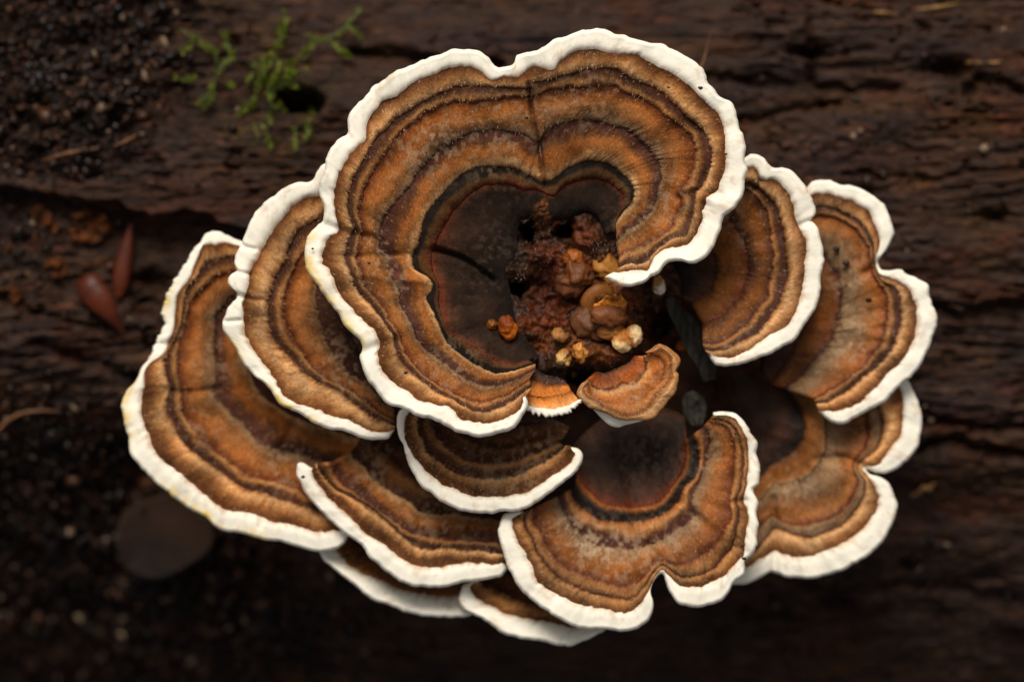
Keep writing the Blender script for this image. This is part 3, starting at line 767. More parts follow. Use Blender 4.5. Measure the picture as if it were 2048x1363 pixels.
cap('tan brown cap with a lobed white edge, half under the topmost cap at left', [B0, B1, B2, B3, B4, B5], [None, OUTER2, SECOND, THIRD, SHADE], 318, 240, T=24, seed=22, wave=14, blabels=LB,
    creases=[([(474, 590), (495, 596), (520, 600)], 8, 6), ([(474, 543), (500, 549)], 8, 4), ([(483, 492), (510, 498)], 7, 4), ([(448, 643), (480, 640)], 7, 4)],
    frost=[(680, 720, 40, .4), (700, 760, 40, .4), (660, 690, 30, .4)], stain=[(555, 795, 46), (600, 830, 40), (470, 700, 30)])

# C: far left, lower
C0 = [(500, 488), (481, 482), (455, 469), (437, 461), (420, 463), (411, 467), (402, 482), (387, 499), (378, 523), (361, 546), (343, 575), (336, 593), (331, 620), (329, 649), (323, 672), (317, 684), (299, 713), (282, 737), (270, 763), (254, 781), (244, 807), (246, 838), (257, 876), (261, 905), (276, 926), (302, 955), (337, 985), (367, 1008), (402, 1029), (431, 1052), (461, 1065), (493, 1068), (513, 1073), (543, 1080), (587, 1090), (625, 1100), (660, 1099), (687, 1087), (697, 1070)]
C1 = [(498, 498), (475, 489), (452, 483), (425, 486), (405, 492), (396, 514), (389, 531), (378, 558), (362, 578), (353, 596), (350, 625), (347, 661), (337, 684), (327, 708), (305, 724), (293, 742), (289, 772), (283, 810), (284, 835), (293, 862), (311, 897), (343, 932), (378, 964), (408, 988), (431, 1008), (469, 1024), (513, 1027), (557, 1043), (601, 1054), (645, 1065), (672, 1062), (690, 1058)]
C2 = [(496, 520), (472, 514), (427, 517), (407, 529), (393, 555), (376, 570), (367, 598), (362, 640), (354, 669), (342, 690), (334, 716), (336, 749), (342, 778), (335, 810), (346, 844), (367, 879), (390, 905), (419, 926), (452, 952), (484, 973), (528, 982), (566, 996), (601, 1008), (631, 1014), (660, 1020), (690, 1030)]
C3 = [(496, 545), (470, 545), (435, 555), (408, 575), (386, 600), (374, 632), (364, 675), (358, 713), (361, 755), (367, 803), (375, 832), (402, 873), (434, 897), (472, 929), (502, 950), (543, 961), (587, 973), (631, 992), (662, 1000), (694, 1008)]
C4 = [(500, 580), (470, 590), (449, 612), (436, 649), (436, 699), (439, 749), (443, 792), (455, 818), (484, 838), (510, 871), (552, 891), (593, 900), (631, 913), (672, 923), (702, 930)]
C5 = [(520, 610), (505, 640), (496, 680), (500, 730), (516, 776), (545, 806), (582, 828), (620, 842), (660, 856), (715, 872)]
C6 = [(560, 640), (552, 690), (562, 740), (590, 780), (640, 810), (720, 840)]
cap('wide outermost cap at the left with yellow stains on its white rim', [C0, C1, C2, C3, C4, C5, C6], [None, OUTER, SECOND, THIRD, FOURTH, SHADE], 224, 150, T=24, seed=33, wave=12, blabels=LB,
    creases=[([(334, 780), (360, 785), (400, 782), (440, 776)], 7, 6), ([(325, 690), (350, 684)], 8, 8), ([(520, 1050), (530, 1010), (545, 985)], 5, 7), ([(560, 900), (575, 870), (590, 840)], 7, 8)],
    frost=[(560, 930, 60, .4), (430, 720, 50, .3), (400, 850, 50, .3)], stain=[(248, 790, 40), (250, 850, 36), (350, 1000, 60), (410, 1036, 40), (510, 1070, 30), (330, 600, 30)],
    fray=lambda P: 0.8 * sstep(740, 700, P[:, 1]) * sstep(470, 520, P[:, 1]))

# D: wedge low left of centre
D0 = [(622, 933), (606, 925), (596, 927), (593, 940), (595, 953), (602, 964), (609, 982), (627, 1005), (650, 1029), (674, 1052), (700, 1073), (726, 1093), (737, 1111), (759, 1129), (782, 1149), (812, 1167), (844, 1174), (888, 1173), (917, 1167), (938, 1162), (967, 1159), (1000, 1152), (1014, 1138), (1012, 1128)]
D1 = [(624, 937), (622, 945), (629, 958), (643, 979), (662, 1002), (686, 1020), (709, 1041), (733, 1064), (759, 1082), (780, 1097), (803, 1117), (829, 1129), (859, 1135), (888, 1132), (926, 1123), (961, 1124), (988, 1127), (1008, 1124)]
D2 = [(630, 934), (640, 944), (656, 961), (680, 983), (709, 997), (744, 1014), (768, 1035), (791, 1055), (815, 1079), (838, 1093), (868, 1098), (903, 1093), (947, 1096), (991, 1102), (1006, 1106)]
D3 = [(664, 930), (672, 944), (689, 967), (721, 994), (762, 1023), (797, 1046), (824, 1064), (859, 1070), (903, 1076), (947, 1082), (991, 1085), (1006, 1086)]
D4 = [(706, 909), (718, 922), (733, 938), (756, 965), (791, 985), (821, 1002), (844, 1023), (888, 1026), (947, 1032), (997, 1038), (1006, 1040)]
D5 = [(740, 872), (765, 896), (800, 928), (840, 958), (890, 975), (950, 985), (1006, 990)]
D6 = [(790, 850), (815, 880), (850, 910), (900, 930), (1006, 945)]
cap('wedge shaped cap with a pointed left tip, beside the wide outermost left cap', [D0, D1, D2, D3, D4, D5, D6], [None, OUTERD, SECOND, FOURTH, BROWNIN, SHADE], 262, 172, T=24, seed=44, wave=8, relief=8, blabels=LB,
    creases=[([(845, 1020), (838, 1060), (830, 1100)], 7, 9)], frost=[(740, 950, 40, .35), (850, 1040, 60, .35), (930, 1050, 40, .3), (760, 900, 40, .3)])

# E: small cap between A and D
E0 = [(803, 818), (797, 824), (794, 844), (797, 873), (807, 891), (812, 917), (824, 944), (844, 970), (865, 988), (891, 1008), (923, 1020), (967, 1027), (1005, 1022), (1048, 1019), (1073, 1005), (1094, 988), (1123, 967), (1146, 947), (1162, 926), (1165, 909), (1158, 897), (1145, 893)]
E1 = [(817, 824), (810, 842), (810, 866), (820, 894), (832, 917), (853, 941), (876, 958), (903, 973), (932, 985), (961, 991), (991, 991), (1020, 988), (1055, 985), (1085, 964), (1114, 944), (1138, 926), (1147, 910), (1142, 898)]
E2 = [(838, 828), (835, 851), (850, 882), (862, 904), (888, 926), (917, 944), (956, 953), (997, 954), (1035, 947), (1070, 932), (1099, 917), (1126, 897)]
E3 = [(864, 840), (872, 862), (893, 893), (932, 917), (976, 925), (1020, 922), (1049, 913), (1085, 900), (1110, 888)]
E4 = [(900, 842), (930, 872), (970, 888), (1010, 892), (1050, 884), (1090, 872), (1124, 868)]
E5 = [(930, 812), (970, 836), (1020, 846), (1070, 842), (1106, 842), (1132, 850)]
cap('small bowl shaped cap with smooth white edge just below the topmost cap', [E0, E1, E2, E3, E4, E5], [None, OUTERD, SECOND, BROWNIN, st('0:dkb .2:umb .5:umb .8:dkb 1:blk')], 322, 232, T=24, seed=55, wave=7, relief=7, blabels=LB,
    frost=[(1075, 880, 36, .8), (980, 935, 50, .3), (1040, 960, 40, .4)])

# F: large lower cap
F0 = [(1036, 1022), (1012, 1026), (1003, 1038), (997, 1062), (1001, 1091), (1015, 1132), (1034, 1168), (1063, 1200), (1098, 1225), (1137, 1246), (1176, 1257), (1218, 1258), (1253, 1262), (1278, 1255), (1299, 1236), (1307, 1207), (1301, 1186), (1305, 1166), (1314, 1152), (1323, 1147), (1329, 1153), (1331, 1163), (1338, 1182), (1356, 1202), (1382, 1212), (1411, 1211), (1441, 1202), (1458, 1182), (1467, 1167), (1485, 1152), (1491, 1135), (1489, 1123), (1502, 1111), (1514, 1094), (1513, 1073), (1519, 1050), (1513, 1023), (1516, 1003), (1508, 980), (1519, 967), (1522, 947), (1519, 920), (1514, 906), (1516, 888), (1506, 870), (1496, 853), (1484, 836), (1469, 824), (1446, 824), (1434, 825)]
F1 = [(1042, 1026), (1028, 1034), (1025, 1048), (1030, 1068), (1039, 1088), (1056, 1120), (1072, 1153), (1095, 1174), (1130, 1196), (1165, 1210), (1218, 1217), (1254, 1221), (1276, 1211), (1291, 1192), (1299, 1176), (1308, 1156), (1322, 1141), (1338, 1149), (1353, 1163), (1382, 1175), (1406, 1172), (1432, 1161), (1455, 1143), (1473, 1123), (1487, 1104), (1488, 1085), (1492, 1055), (1496, 1026), (1488, 1000), (1493, 973), (1498, 944), (1499, 909), (1493, 876), (1481, 850), (1466, 835), (1449, 829), (1434, 829)]
F2 = [(1052, 1024), (1048, 1034), (1053, 1059), (1066, 1091), (1082, 1117), (1097, 1139), (1119, 1155), (1140, 1165), (1176, 1181), (1218, 1191), (1252, 1197), (1274, 1187), (1292, 1168), (1306, 1146), (1322, 1130), (1341, 1139), (1365, 1153), (1397, 1151), (1426, 1138), (1453, 1111), (1466, 1085), (1474, 1055), (1479, 1026), (1472, 1004), (1481, 976), (1485, 947), (1487, 915), (1483, 888), (1474, 862), (1458, 844), (1442, 838), (1428, 837)]
F3 = [(1068, 1022), (1068, 1036), (1091, 1083), (1120, 1120), (1155, 1143), (1199, 1160), (1243, 1169), (1271, 1162), (1294, 1145), (1318, 1118), (1345, 1128), (1375, 1122), (1405, 1105), (1434, 1079), (1454, 1045), (1461, 1022), (1458, 985), (1467, 944), (1470, 906), (1464, 870), (1448, 850), (1425, 842)]
F4 = [(1118, 998), (1124, 1015), (1141, 1048), (1167, 1071), (1199, 1086), (1238, 1093), (1273, 1093), (1308, 1084), (1340, 1067), (1368, 1048), (1390, 1028), (1383, 1009), (1385, 991), (1396, 974), (1405, 944), (1414, 912), (1417, 880), (1412, 858)]
F5 = [(1144, 984), (1152, 999), (1173, 1018), (1202, 1036), (1243, 1042), (1287, 1039), (1326, 1025), (1353, 1004), (1361, 986), (1374, 968), (1391, 950), (1398, 921), (1396, 897), (1388, 876)]
F6 = [(1160, 960), (1172, 972), (1191, 988), (1212, 1004), (1243, 1011), (1287, 1010), (1324, 996), (1341, 971), (1360, 944), (1370, 918), (1370, 885)]
F7 = [(1140, 905), (1168, 868), (1204, 838), (1246, 822), (1290, 815), (1330, 818), (1362, 830)]
cap('large lower cap, glossy orange brown, with a deep notch in its bottom edge', [F0, F1, F2, F3, F4, F5, F6, F7], [None, st('0:rust .2:brn .55:tan .85:tan 1:umb'), st('0:pur .15:umb .5:tan .8:och 1:red'), st('0:red .08:rust .3:org .6:och .85:gry .95:gry 1:pur'), st('0:pur .2:pur .35:umb .6:tan .85:org 1:blk'), st('0:blk .35:blk .55:oli .75:org .9:red 1:red'), st('0:red .12:dkb .35:core .7:core 1:dkb')],
    300, 186, T=24, seed=66, mat=M_wet, wave=12, blabels=LB, tilt=(4, -6),
    creases=[([(1320, 1144), (1312, 1120), (1300, 1090)], 14, 10), ([(1390, 1028), (1400, 1040), (1420, 1060)], 8, 12), ([(1490, 1000), (1465, 1004)], 7, 6), ([(1500, 1110), (1470, 1090)], 4, 8)],
    frost=[(1190, 1095, 40, .9), (1240, 1110, 50, .7), (1140, 1060, 40, .5), (1320, 1090, 50, .5), (1420, 920, 26, .6), (1400, 1030, 30, .5), (1290, 900, 70, .1)])

# G, H: two pale rims low down
G0 = [(650, 1088), (637, 1098), (648, 1120), (673, 1141), (708, 1169), (747, 1197), (785, 1213), (824, 1225), (873, 1232), (922, 1234), (946, 1228), (950, 1218)]
G1 = [(672, 1090), (690, 1120), (725, 1144), (768, 1165), (813, 1179), (866, 1188), (915, 1193), (948, 1196)]
G2 = [(712, 1066), (735, 1092), (780, 1120), (830, 1140), (880, 1152), (950, 1160)]
cap('lowest left cap, mostly hidden, a pale rim below the wedge shaped cap', [G0, G1, G2], [None, st('0:tan .15:brn .4:brn .8:umb 1:dkb')], 196, 120, T=22, seed=77, wave=6, blabels=LB, und=True)
H0 = [(948, 1156), (926, 1168), (918, 1186), (921, 1207), (936, 1222), (961, 1234), (986, 1253), (1007, 1265), (1042, 1274), (1081, 1281), (1105, 1288), (1130, 1291), (1158, 1284), (1190, 1272), (1212, 1260)]
H1 = [(952, 1162), (944, 1172), (946, 1184), (965, 1200), (993, 1216), (1014, 1229), (1060, 1235), (1105, 1243), (1130, 1248), (1160, 1252), (1200, 1240)]
H2 = [(962, 1160), (975, 1172), (990, 1172), (1021, 1190), (1060, 1204), (1095, 1216), (1140, 1222), (1195, 1215)]
H3 = [(985, 1130), (1010, 1140), (1050, 1158), (1100, 1176), (1190, 1180)]
cap('pale ribbed rim of the lowest cap peeping from under the large notched lower cap', [H0, H1, H2, H3], [None, st('0:rust .15:brn .6:tan .9:brn 1:dkb'), BROWNIN], 226, 150, T=24, seed=88, wave=6, blabels=LB)

# I: upper right
I0 = [(1466, 335), (1488, 316), (1500, 310), (1514, 310), (1528, 317), (1538, 329), (1549, 336), (1566, 336), (1585, 342), (1601, 359), (1614, 375), (1625, 397), (1631, 418), (1630, 430), (1622, 440), (1633, 454), (1642, 481), (1647, 505), (1648, 522), (1643, 551), (1640, 584), (1632, 615), (1620, 635), (1605, 656), (1588, 679), (1567, 691), (1541, 706), (1508, 717), (1479, 729), (1456, 733), (1435, 731), (1422, 722), (1417, 711)]
I1 = [(1470, 350), (1492, 337), (1506, 336), (1516, 347), (1520, 359), (1530, 362), (1544, 361), (1563, 372), (1579, 394), (1590, 418), (1596, 448), (1606, 475), (1612, 508), (1609, 538), (1604, 568), (1597, 605), (1584, 635), (1567, 656), (1532, 676), (1497, 697), (1467, 712), (1441, 713), (1421, 708)]
I2 = [(1470, 372), (1492, 366), (1512, 374), (1536, 396), (1552, 416), (1563, 454), (1568, 492), (1571, 538), (1568, 573), (1559, 603), (1542, 633), (1514, 659), (1482, 679), (1459, 694), (1435, 700), (1416, 700)]
I3 = [(1470, 382), (1492, 380), (1518, 404), (1536, 443), (1541, 486), (1543, 524), (1538, 565), (1528, 600), (1505, 632), (1467, 666), (1438, 684), (1412, 688)]
I4 = [(1440, 420), (1457, 432), (1476, 465), (1490, 497), (1495, 538), (1487, 579), (1465, 611), (1435, 635), (1412, 645)]
I5 = [(1395, 455), (1412, 480), (1424, 510), (1430, 545), (1420, 575), (1404, 592), (1388, 602)]
I6 = [(1340, 470), (1345, 500), (1348, 530), (1348, 560), (1345, 590)]
cap('upright cap at the right, directly behind the right rim of the topmost cap', [I0, I1, I2, I3, I4, I5, I6], [None, OUTER2, SECOND, st('0:pur .1:umb .4:amb .8:umb 1:pur'), AMBER, st('0:pur .1:dkb .5:core 1:blk')], 312, 200, T=24, seed=99, mat=M_wet, wave=10, blabels=LB,
    creases=[([(1520, 362), (1510, 380)], 10, 7), ([(1624, 441), (1600, 450)], 8, 6)], frost=[(1460, 430, 26, .6), (1490, 480, 20, .4), (1460, 690, 40, .3)])

# J: far right, two lobes
J0 = [(1596, 388), (1614, 376), (1625, 364), (1642, 359), (1661, 359), (1672, 367), (1684, 372), (1701, 371), (1720, 374), (1745, 389), (1764, 405), (1777, 427), (1787, 451), (1788, 470), (1777, 494), (1763, 511), (1757, 519), (1757, 530), (1765, 539), (1780, 541), (1799, 538), (1815, 546), (1837, 557), (1856, 570), (1860, 589), (1867, 611), (1876, 633), (1871, 656), (1864, 673), (1859, 697), (1846, 717), (1834, 741), (1817, 758), (1796, 776), (1773, 800), (1740, 820), (1714, 835), (1679, 846), (1655, 841), (1641, 829)]
J1 = [(1604, 400), (1625, 389), (1639, 385), (1658, 386), (1671, 394), (1693, 397), (1718, 405), (1739, 424), (1752, 448), (1759, 475), (1758, 496), (1752, 513), (1752, 532), (1762, 550), (1780, 554), (1802, 565), (1821, 581), (1831, 606), (1834, 640), (1827, 682), (1808, 717), (1778, 744), (1755, 767), (1731, 791), (1702, 811), (1673, 823), (1643, 823)]
J2 = [(1612, 420), (1633, 413), (1661, 412), (1688, 427), (1715, 443), (1737, 470), (1748, 500), (1748, 530), (1762, 560), (1788, 577), (1799, 606), (1800, 645), (1790, 682), (1770, 714), (1740, 744), (1711, 767), (1682, 788), (1658, 801), (1640, 806)]
J3 = [(1606, 440), (1630, 434), (1661, 433), (1693, 445), (1719, 467), (1737, 497), (1742, 530), (1755, 566), (1771, 600), (1774, 629), (1768, 665), (1751, 700), (1725, 732), (1690, 758), (1660, 779), (1634, 793)]
J4 = [(1604, 476), (1638, 497), (1657, 524), (1673, 551), (1680, 579), (1680, 611), (1675, 634), (1666, 667), (1645, 697), (1622, 723), (1599, 753), (1576, 772)]
J5 = [(1570, 500), (1596, 530), (1612, 570), (1614, 620), (1604, 660), (1582, 700), (1560, 735), (1545, 762)]
J6 = [(1520, 540), (1540, 580), (1544, 620), (1536, 660), (1524, 700), (1520, 730)]
cap('two lobed cap at the far right of the rosette, notched between its lobes', [J0, J1, J2, J3, J4, J5, J6], [None, OUTER, SECOND, st('0:red .1:org .35:och .7:gry .9:gry 1:pur'), st('0:pur .15:rust .5:amb .8:umb 1:dkb'), SHADE], 236, 140, T=24, seed=110, mat=M_wet, wave=10, blabels=LB,
    creases=[([(1757, 525), (1745, 535), (1730, 545)], 12, 9), ([(1690, 650), (1740, 668), (1780, 672)], -5, 10)], frost=[(1700, 560, 40, .5), (1690, 700, 36, .6), (1720, 655, 40, .4), (1690, 500, 40, .3), (1655, 410, 14, .6)])

# K: right, lowest of the right hand group (two lobes grown together)
K0 = [(1800, 742), (1817, 760), (1826, 776), (1837, 800), (1844, 832), (1844, 858), (1837, 888), (1820, 914), (1796, 935), (1773, 946), (1755, 946), (1740, 939), (1732, 938), (1740, 948), (1758, 953), (1778, 967), (1791, 991), (1795, 1008), (1790, 1032), (1778, 1064), (1758, 1091), (1725, 1117), (1696, 1135), (1661, 1149), (1632, 1156), (1593, 1155), (1561, 1149), (1542, 1142), (1526, 1154), (1502, 1164), (1482, 1169), (1464, 1168)]
K1 = [(1780, 748), (1798, 779), (1806, 805), (1805, 835), (1799, 870), (1784, 896), (1763, 921), (1748, 931), (1728, 932), (1724, 938), (1734, 950), (1748, 973), (1755, 994), (1752, 1017), (1734, 1044), (1708, 1073), (1676, 1091), (1640, 1105), (1599, 1111), (1564, 1108), (1552, 1103), (1535, 1111), (1511, 1123), (1494, 1135), (1480, 1141)]
K2 = [(1740, 770), (1757, 805), (1763, 835), (1758, 879), (1743, 906), (1724, 920), (1714, 932), (1722, 950), (1732, 970), (1719, 1006), (1693, 1041), (1661, 1058), (1629, 1069), (1593, 1067), (1566, 1059), (1549, 1056), (1530, 1078), (1512, 1094), (1490, 1105)]
K3 = [(1715, 790), (1731, 820), (1734, 858), (1728, 890), (1716, 912), (1706, 930), (1711, 950), (1714, 968), (1695, 1005), (1667, 1028), (1629, 1043), (1588, 1046), (1560, 1038), (1543, 1030), (1524, 1048), (1505, 1062), (1486, 1072)]
K4 = [(1634, 800), (1646, 829), (1649, 864), (1647, 899), (1640, 922), (1620, 943), (1594, 958), (1566, 966), (1548, 964), (1530, 985), (1510, 1005), (1490, 1015)]
K5 = [(1572, 780), (1594, 808), (1607, 842), (1605, 873), (1587, 899), (1566, 914), (1545, 926), (1525, 945), (1502, 960), (1488, 970)]
K6 = [(1430, 745), (1436, 790), (1440, 830), (1438, 862), (1432, 890), (1426, 920), (1420, 950)]
cap('low cap at lower right, two rounded lobes grown together round a dark centre', [K0, K1, K2, K3, K4, K5, K6], [None, OUTER2, st('0:pur .2:gry .5:gry .85:brn 1:pur'), st('0:red .12:och .45:brn .75:gry .9:gry 1:blk'), st('0:tan .2:och .6:amb .9:umb 1:blk'), st('0:blk .25:dkb .55:core 1:dkb')], 186, 104, T=24, seed=121, mat=M_wet, wave=9, blabels=LB,
    creases=[([(1734, 938), (1710, 925), (1680, 915), (1640, 918)], 14, 10), ([(1548, 1150), (1550, 1110), (1548, 1060), (1545, 1000)], 10, 9)], frost=[(1580, 970, 40, .5), (1660, 920, 30, .4)])

# M, N: two little caps near the knot
Mr = [(1172, 762), (1160, 772), (1153, 784), (1157, 796), (1169, 808), (1188, 819), (1213, 829), (1242, 838), (1270, 841), (1300, 838), (1321, 822), (1335, 803), (1352, 784), (1358, 765), (1360, 747), (1354, 740), (1362, 725), (1359, 711), (1347, 700), (1321, 686), (1307, 692), (1293, 702)]
M1 = [(1174, 766), (1166, 776), (1165, 786), (1173, 797), (1191, 806), (1213, 818), (1242, 829), (1271, 832), (1295, 820), (1317, 797), (1337, 776), (1347, 758), (1347, 742), (1346, 728), (1345, 714), (1334, 703), (1320, 696), (1300, 704)]
M1b = [(1176, 768), (1180, 784), (1200, 795), (1226, 803), (1254, 806), (1284, 795), (1306, 775), (1322, 754), (1326, 735), (1322, 716), (1306, 708)]
M2 = [(1178, 760), (1190, 773), (1213, 775), (1242, 768), (1265, 767), (1283, 753), (1292, 733), (1288, 716)]
M3 = [(1196, 744), (1208, 746), (1222, 742), (1240, 734), (1256, 726), (1266, 716)]
rt = cap('small tan cap with a scalloped brown edge, right below the pale buds', [Mr, M1, M1b, M2, M3], [st('0:tan .5:ltan 1:tan'), [(0, lin((160, 108, 58))), (.2, lin((112, 66, 36))), (.5, lin((168, 104, 52))), (1, lin((140, 78, 34)))], [(0, lin((140, 78, 34))), (.5, lin((160, 92, 38))), (.85, lin((186, 128, 74))), (1, lin((76, 40, 26)))], [(0, lin((76, 40, 26))), (.2, lin((160, 84, 30))), (.6, lin((140, 70, 24))), (1, lin((80, 42, 22)))]], 372, 330, T=12, r_edge=5, seed=132, mat=M_wet, white=False, wave=6, droop=8, relief=4,
    frost=[(1260, 780, 26, .7), (1310, 740, 24, .5), (1185, 785, 20, .5)], blabels=['pale buff edge', None, None, None])
nU = 60
ur = smooth_curve([(1180, 812), (1190, 822), (1203, 836), (1218, 849), (1236, 854), (1252, 849), (1270, 845), (1294, 838)], nU); ui = smooth_curve([(1190, 806), (1210, 812), (1236, 822), (1262, 826), (1290, 826)], nU)
ff = np.linspace(0, 1, 8)[:, None, None]
uu = ur[None] * (1 - ff) + ui[None] * ff
uz = 352 - 14 * (1 - ff[..., 0]) ** 2 + 0 * uu[..., 0]
lowr = np.concatenate([(ur + (ui - ur) * 0.1)[None], uu]); lowz = np.concatenate([np.full((1, nU), 326.), uz])
mesh_obj('white_pore_edge', W(lowr[..., 0], lowr[..., 1], lowz).reshape(-1, 3), grid_faces(9, nU, True), M_white, rt,
         {'col': np.broadcast_to(PL['W'], (9 * nU, 3)), 'rad': np.stack([lowr[..., 0], lowr[..., 1], 0 * lowz], -1).reshape(-1, 3)})
N0 = [(1050, 814), (1066, 823), (1087, 826), (1110, 825), (1134, 819), (1152, 808), (1157, 800)]
N1 = [(1050, 806), (1073, 811), (1101, 815), (1129, 811), (1153, 800)]
N2 = [(1042, 778), (1059, 789), (1089, 796), (1120, 789), (1138, 783)]
N3 = [(1056, 752), (1082, 767), (1106, 771), (1130, 767)]
N4 = [(1070, 738), (1091, 750), (1124, 757)]
cap('tiny orange cap with a frayed white fringe beside the small tan cap', [N0, N1, N2, N3, N4], [None, [(0, lin((206, 140, 80))), (.5, lin((186, 112, 46))), (1, lin((120, 66, 26)))], [(0, lin((176, 98, 30))), (.6, lin((190, 112, 40))), (1, lin((110, 56, 24)))], st('0:pur .5:dkb 1:blk')], 372, 330, T=12, r_edge=5, seed=143, mat=M_wet, wave=3, fray=1.1, relief=4, droop=6)

# ------------------------------------------------------------------ small things: helpers
def surf(px, py):
    """height of the log under a drawing point"""
    z = 0.0
    for _ in range(3):
        k = (D - z) / D
        x, y = 1024 + (px - 1024) * k, 681.5 + (py - 681.5) * k
        z = float(log_surface(np.array([x]), np.array([y]))[0])
    return z

_ico = {}
def ico(sub):
    if sub not in _ico:
        bm = bmesh.new(); bmesh.ops.create_icosphere(bm, subdivisions=sub, radius=1)
        v = np.array([q.co[:] for q in bm.verts]); f = np.array([[q.index for q in g.verts] for g in bm.faces]); bm.free()
        _ico[sub] = (v, f)
    return _ico[sub]

def blob(name, mat, c, rad, z, colf, parent=None, seed=0, lump=0.18, sub=4, lobes=()):
    v, f = ico(sub)
    d = 1 + lump * fbm(v[:, 0] * 1.6 + seed, v[:, 1] * 1.6 + v[:, 2] * 1.3, seed, 3) + 0.25 * lump * fbm(v[:, 0] * 6 + v[:, 2] * 4, v[:, 1] * 6, seed + 1, 2)
    for (lx, ly, lz, amp, wd) in lobes:
        n_ = np.array([lx, ly, lz], float); n_ /= np.linalg.norm(n_)
        d = d + amp * np.exp(-np.sum((v - n_) ** 2, 1) / wd ** 2)
    p = v * d[:, None] * np.array(rad)
    col = colf(v, d)
    X, Y, Z = c[0] + p[:, 0], c[1] - p[:, 1], z + p[:, 2]
    return mesh_obj(name, W(X, Y, Z), f, mat, parent, {'col': np.clip(col, 0, 1), 'rad': np.stack([X * 1.3, Y * 1.3 + seed * 50, 0 * X], -1)})

def tube(name, mat, pts, radii, n=8, parent=None, col=None, flat=1.0, samples=24, make=True):
    P = np.asarray(pts, float)
    t = np.linspace(0, 1, len(P)); ts = np.linspace(0, 1, samples)
    Pc = np.stack([gsm(np.interp(ts, t, P[:, k]), 1.2) for k in range(3)], -1) if samples > 8 else np.stack([np.interp(ts, t, P[:, k]) for k in range(3)], -1)
    R = np.interp(ts, np.linspace(0, 1, len(radii)), radii)
    T = np.gradient(Pc, axis=0); T /= np.linalg.norm(T, axis=1, keepdims=True) + 1e-9
    side = np.cross(T, np.array([0, 0, 1.0])); side /= np.linalg.norm(side, axis=1, keepdims=True) + 1e-9
    up = np.cross(side, T)
    a = np.linspace(0, 2 * math.pi, n, endpoint=False)
    V = Pc[:, None] + R[:, None, None] * (np.cos(a)[None, :, None] * side[:, None] + flat * np.sin(a)[None, :, None] * up[:, None])
    V = V.reshape(-1, 3)
    i = np.arange(samples - 1)[:, None] * n; j = np.arange(n)[None]; j2 = (j + 1) % n
    F = np.stack([i + j, i + j2, i + n + j2, i + n + j], -1).reshape(-1, 4)
    c0, c1 = len(V), len(V) + 1
    V = np.vstack([V, Pc[0] , Pc[-1]])
    jj = np.arange(n)
    F3 = np.vstack([np.stack([np.full(n, c0), (jj + 1) % n, jj], -1), np.stack([np.full(n, c1), (samples - 1) * n + jj, (samples - 1) * n + (jj + 1) % n], -1)])
    if not make: return V, F, F3
    at = {'col': np.broadcast_to(lin(col) if col is not None else np.array([.1, .1, .1]), (len(V), 3)), 'rad': V.copy()}
    return mesh_obj(name, W(V[:, 0], V[:, 1], V[:, 2]), [F, F3], mat, parent, at)

def sheet(name, mat, outline, zf, th, col, parent=None, seed=0, rings=7):
    """an irregular thin flake with thickness from its outline"""
    o = np.asarray(outline + outline[:1], float)
    e = resample(smooth_curve(o, 160), 72)[:-1]
    e = e + (3.2 if name == 'leaf_scrap' else 1.2) * np.stack([fbm(np.arange(len(e)) / 3, 1, seed, 2), fbm(np.arange(len(e)) / 3, 9, seed, 2)], -1)
    c = e.mean(0); m_ = len(e)
    f = np.linspace(0.02, 1, rings)[:, None, None]
    XY = c + (e - c)[None] * f
    Z = zf(XY[..., 0], XY[..., 1], np.broadcast_to(f[..., 0], XY.shape[:2]))
    top = np.concatenate([XY, Z[..., None]], -1).reshape(-1, 3)
    bot = top.copy(); bot[:, 2] -= th
    V = np.vstack([top, bot])
    i = np.arange(rings - 1)[:, None] * m_; j = np.arange(m_)[None]; j2 = (j + 1) % m_
    Ft = np.stack([i + j, i + j2, i + m_ + j2, i + m_ + j], -1).reshape(-1, 4)
    off = rings * m_; k = np.arange(m_) + (rings - 1) * m_; k2 = (np.arange(m_) + 1) % m_ + (rings - 1) * m_
    Fs = np.stack([k, k2, k2 + off, k + off], -1)
    cc = np.clip(lin(col) * (1 + 0.35 * fbm(V[:, 0] / 14, V[:, 1] / 14, seed + 3, 3))[:, None], 0, 1)
    return mesh_obj(name, W(V[:, 0], V[:, 1], V[:, 2]), [Ft, Ft[:, ::-1] + off, Fs], mat, parent, {'col': cc, 'rad': V.copy()})

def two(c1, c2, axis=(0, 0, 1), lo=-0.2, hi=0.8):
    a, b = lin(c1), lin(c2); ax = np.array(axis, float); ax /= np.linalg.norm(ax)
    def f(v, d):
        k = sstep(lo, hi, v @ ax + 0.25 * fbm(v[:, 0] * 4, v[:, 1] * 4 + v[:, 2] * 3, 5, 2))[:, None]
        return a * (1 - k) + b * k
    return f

def kz(x, y): return float(knot_z(np.array([float(x)]), np.array([float(y)]))[0])

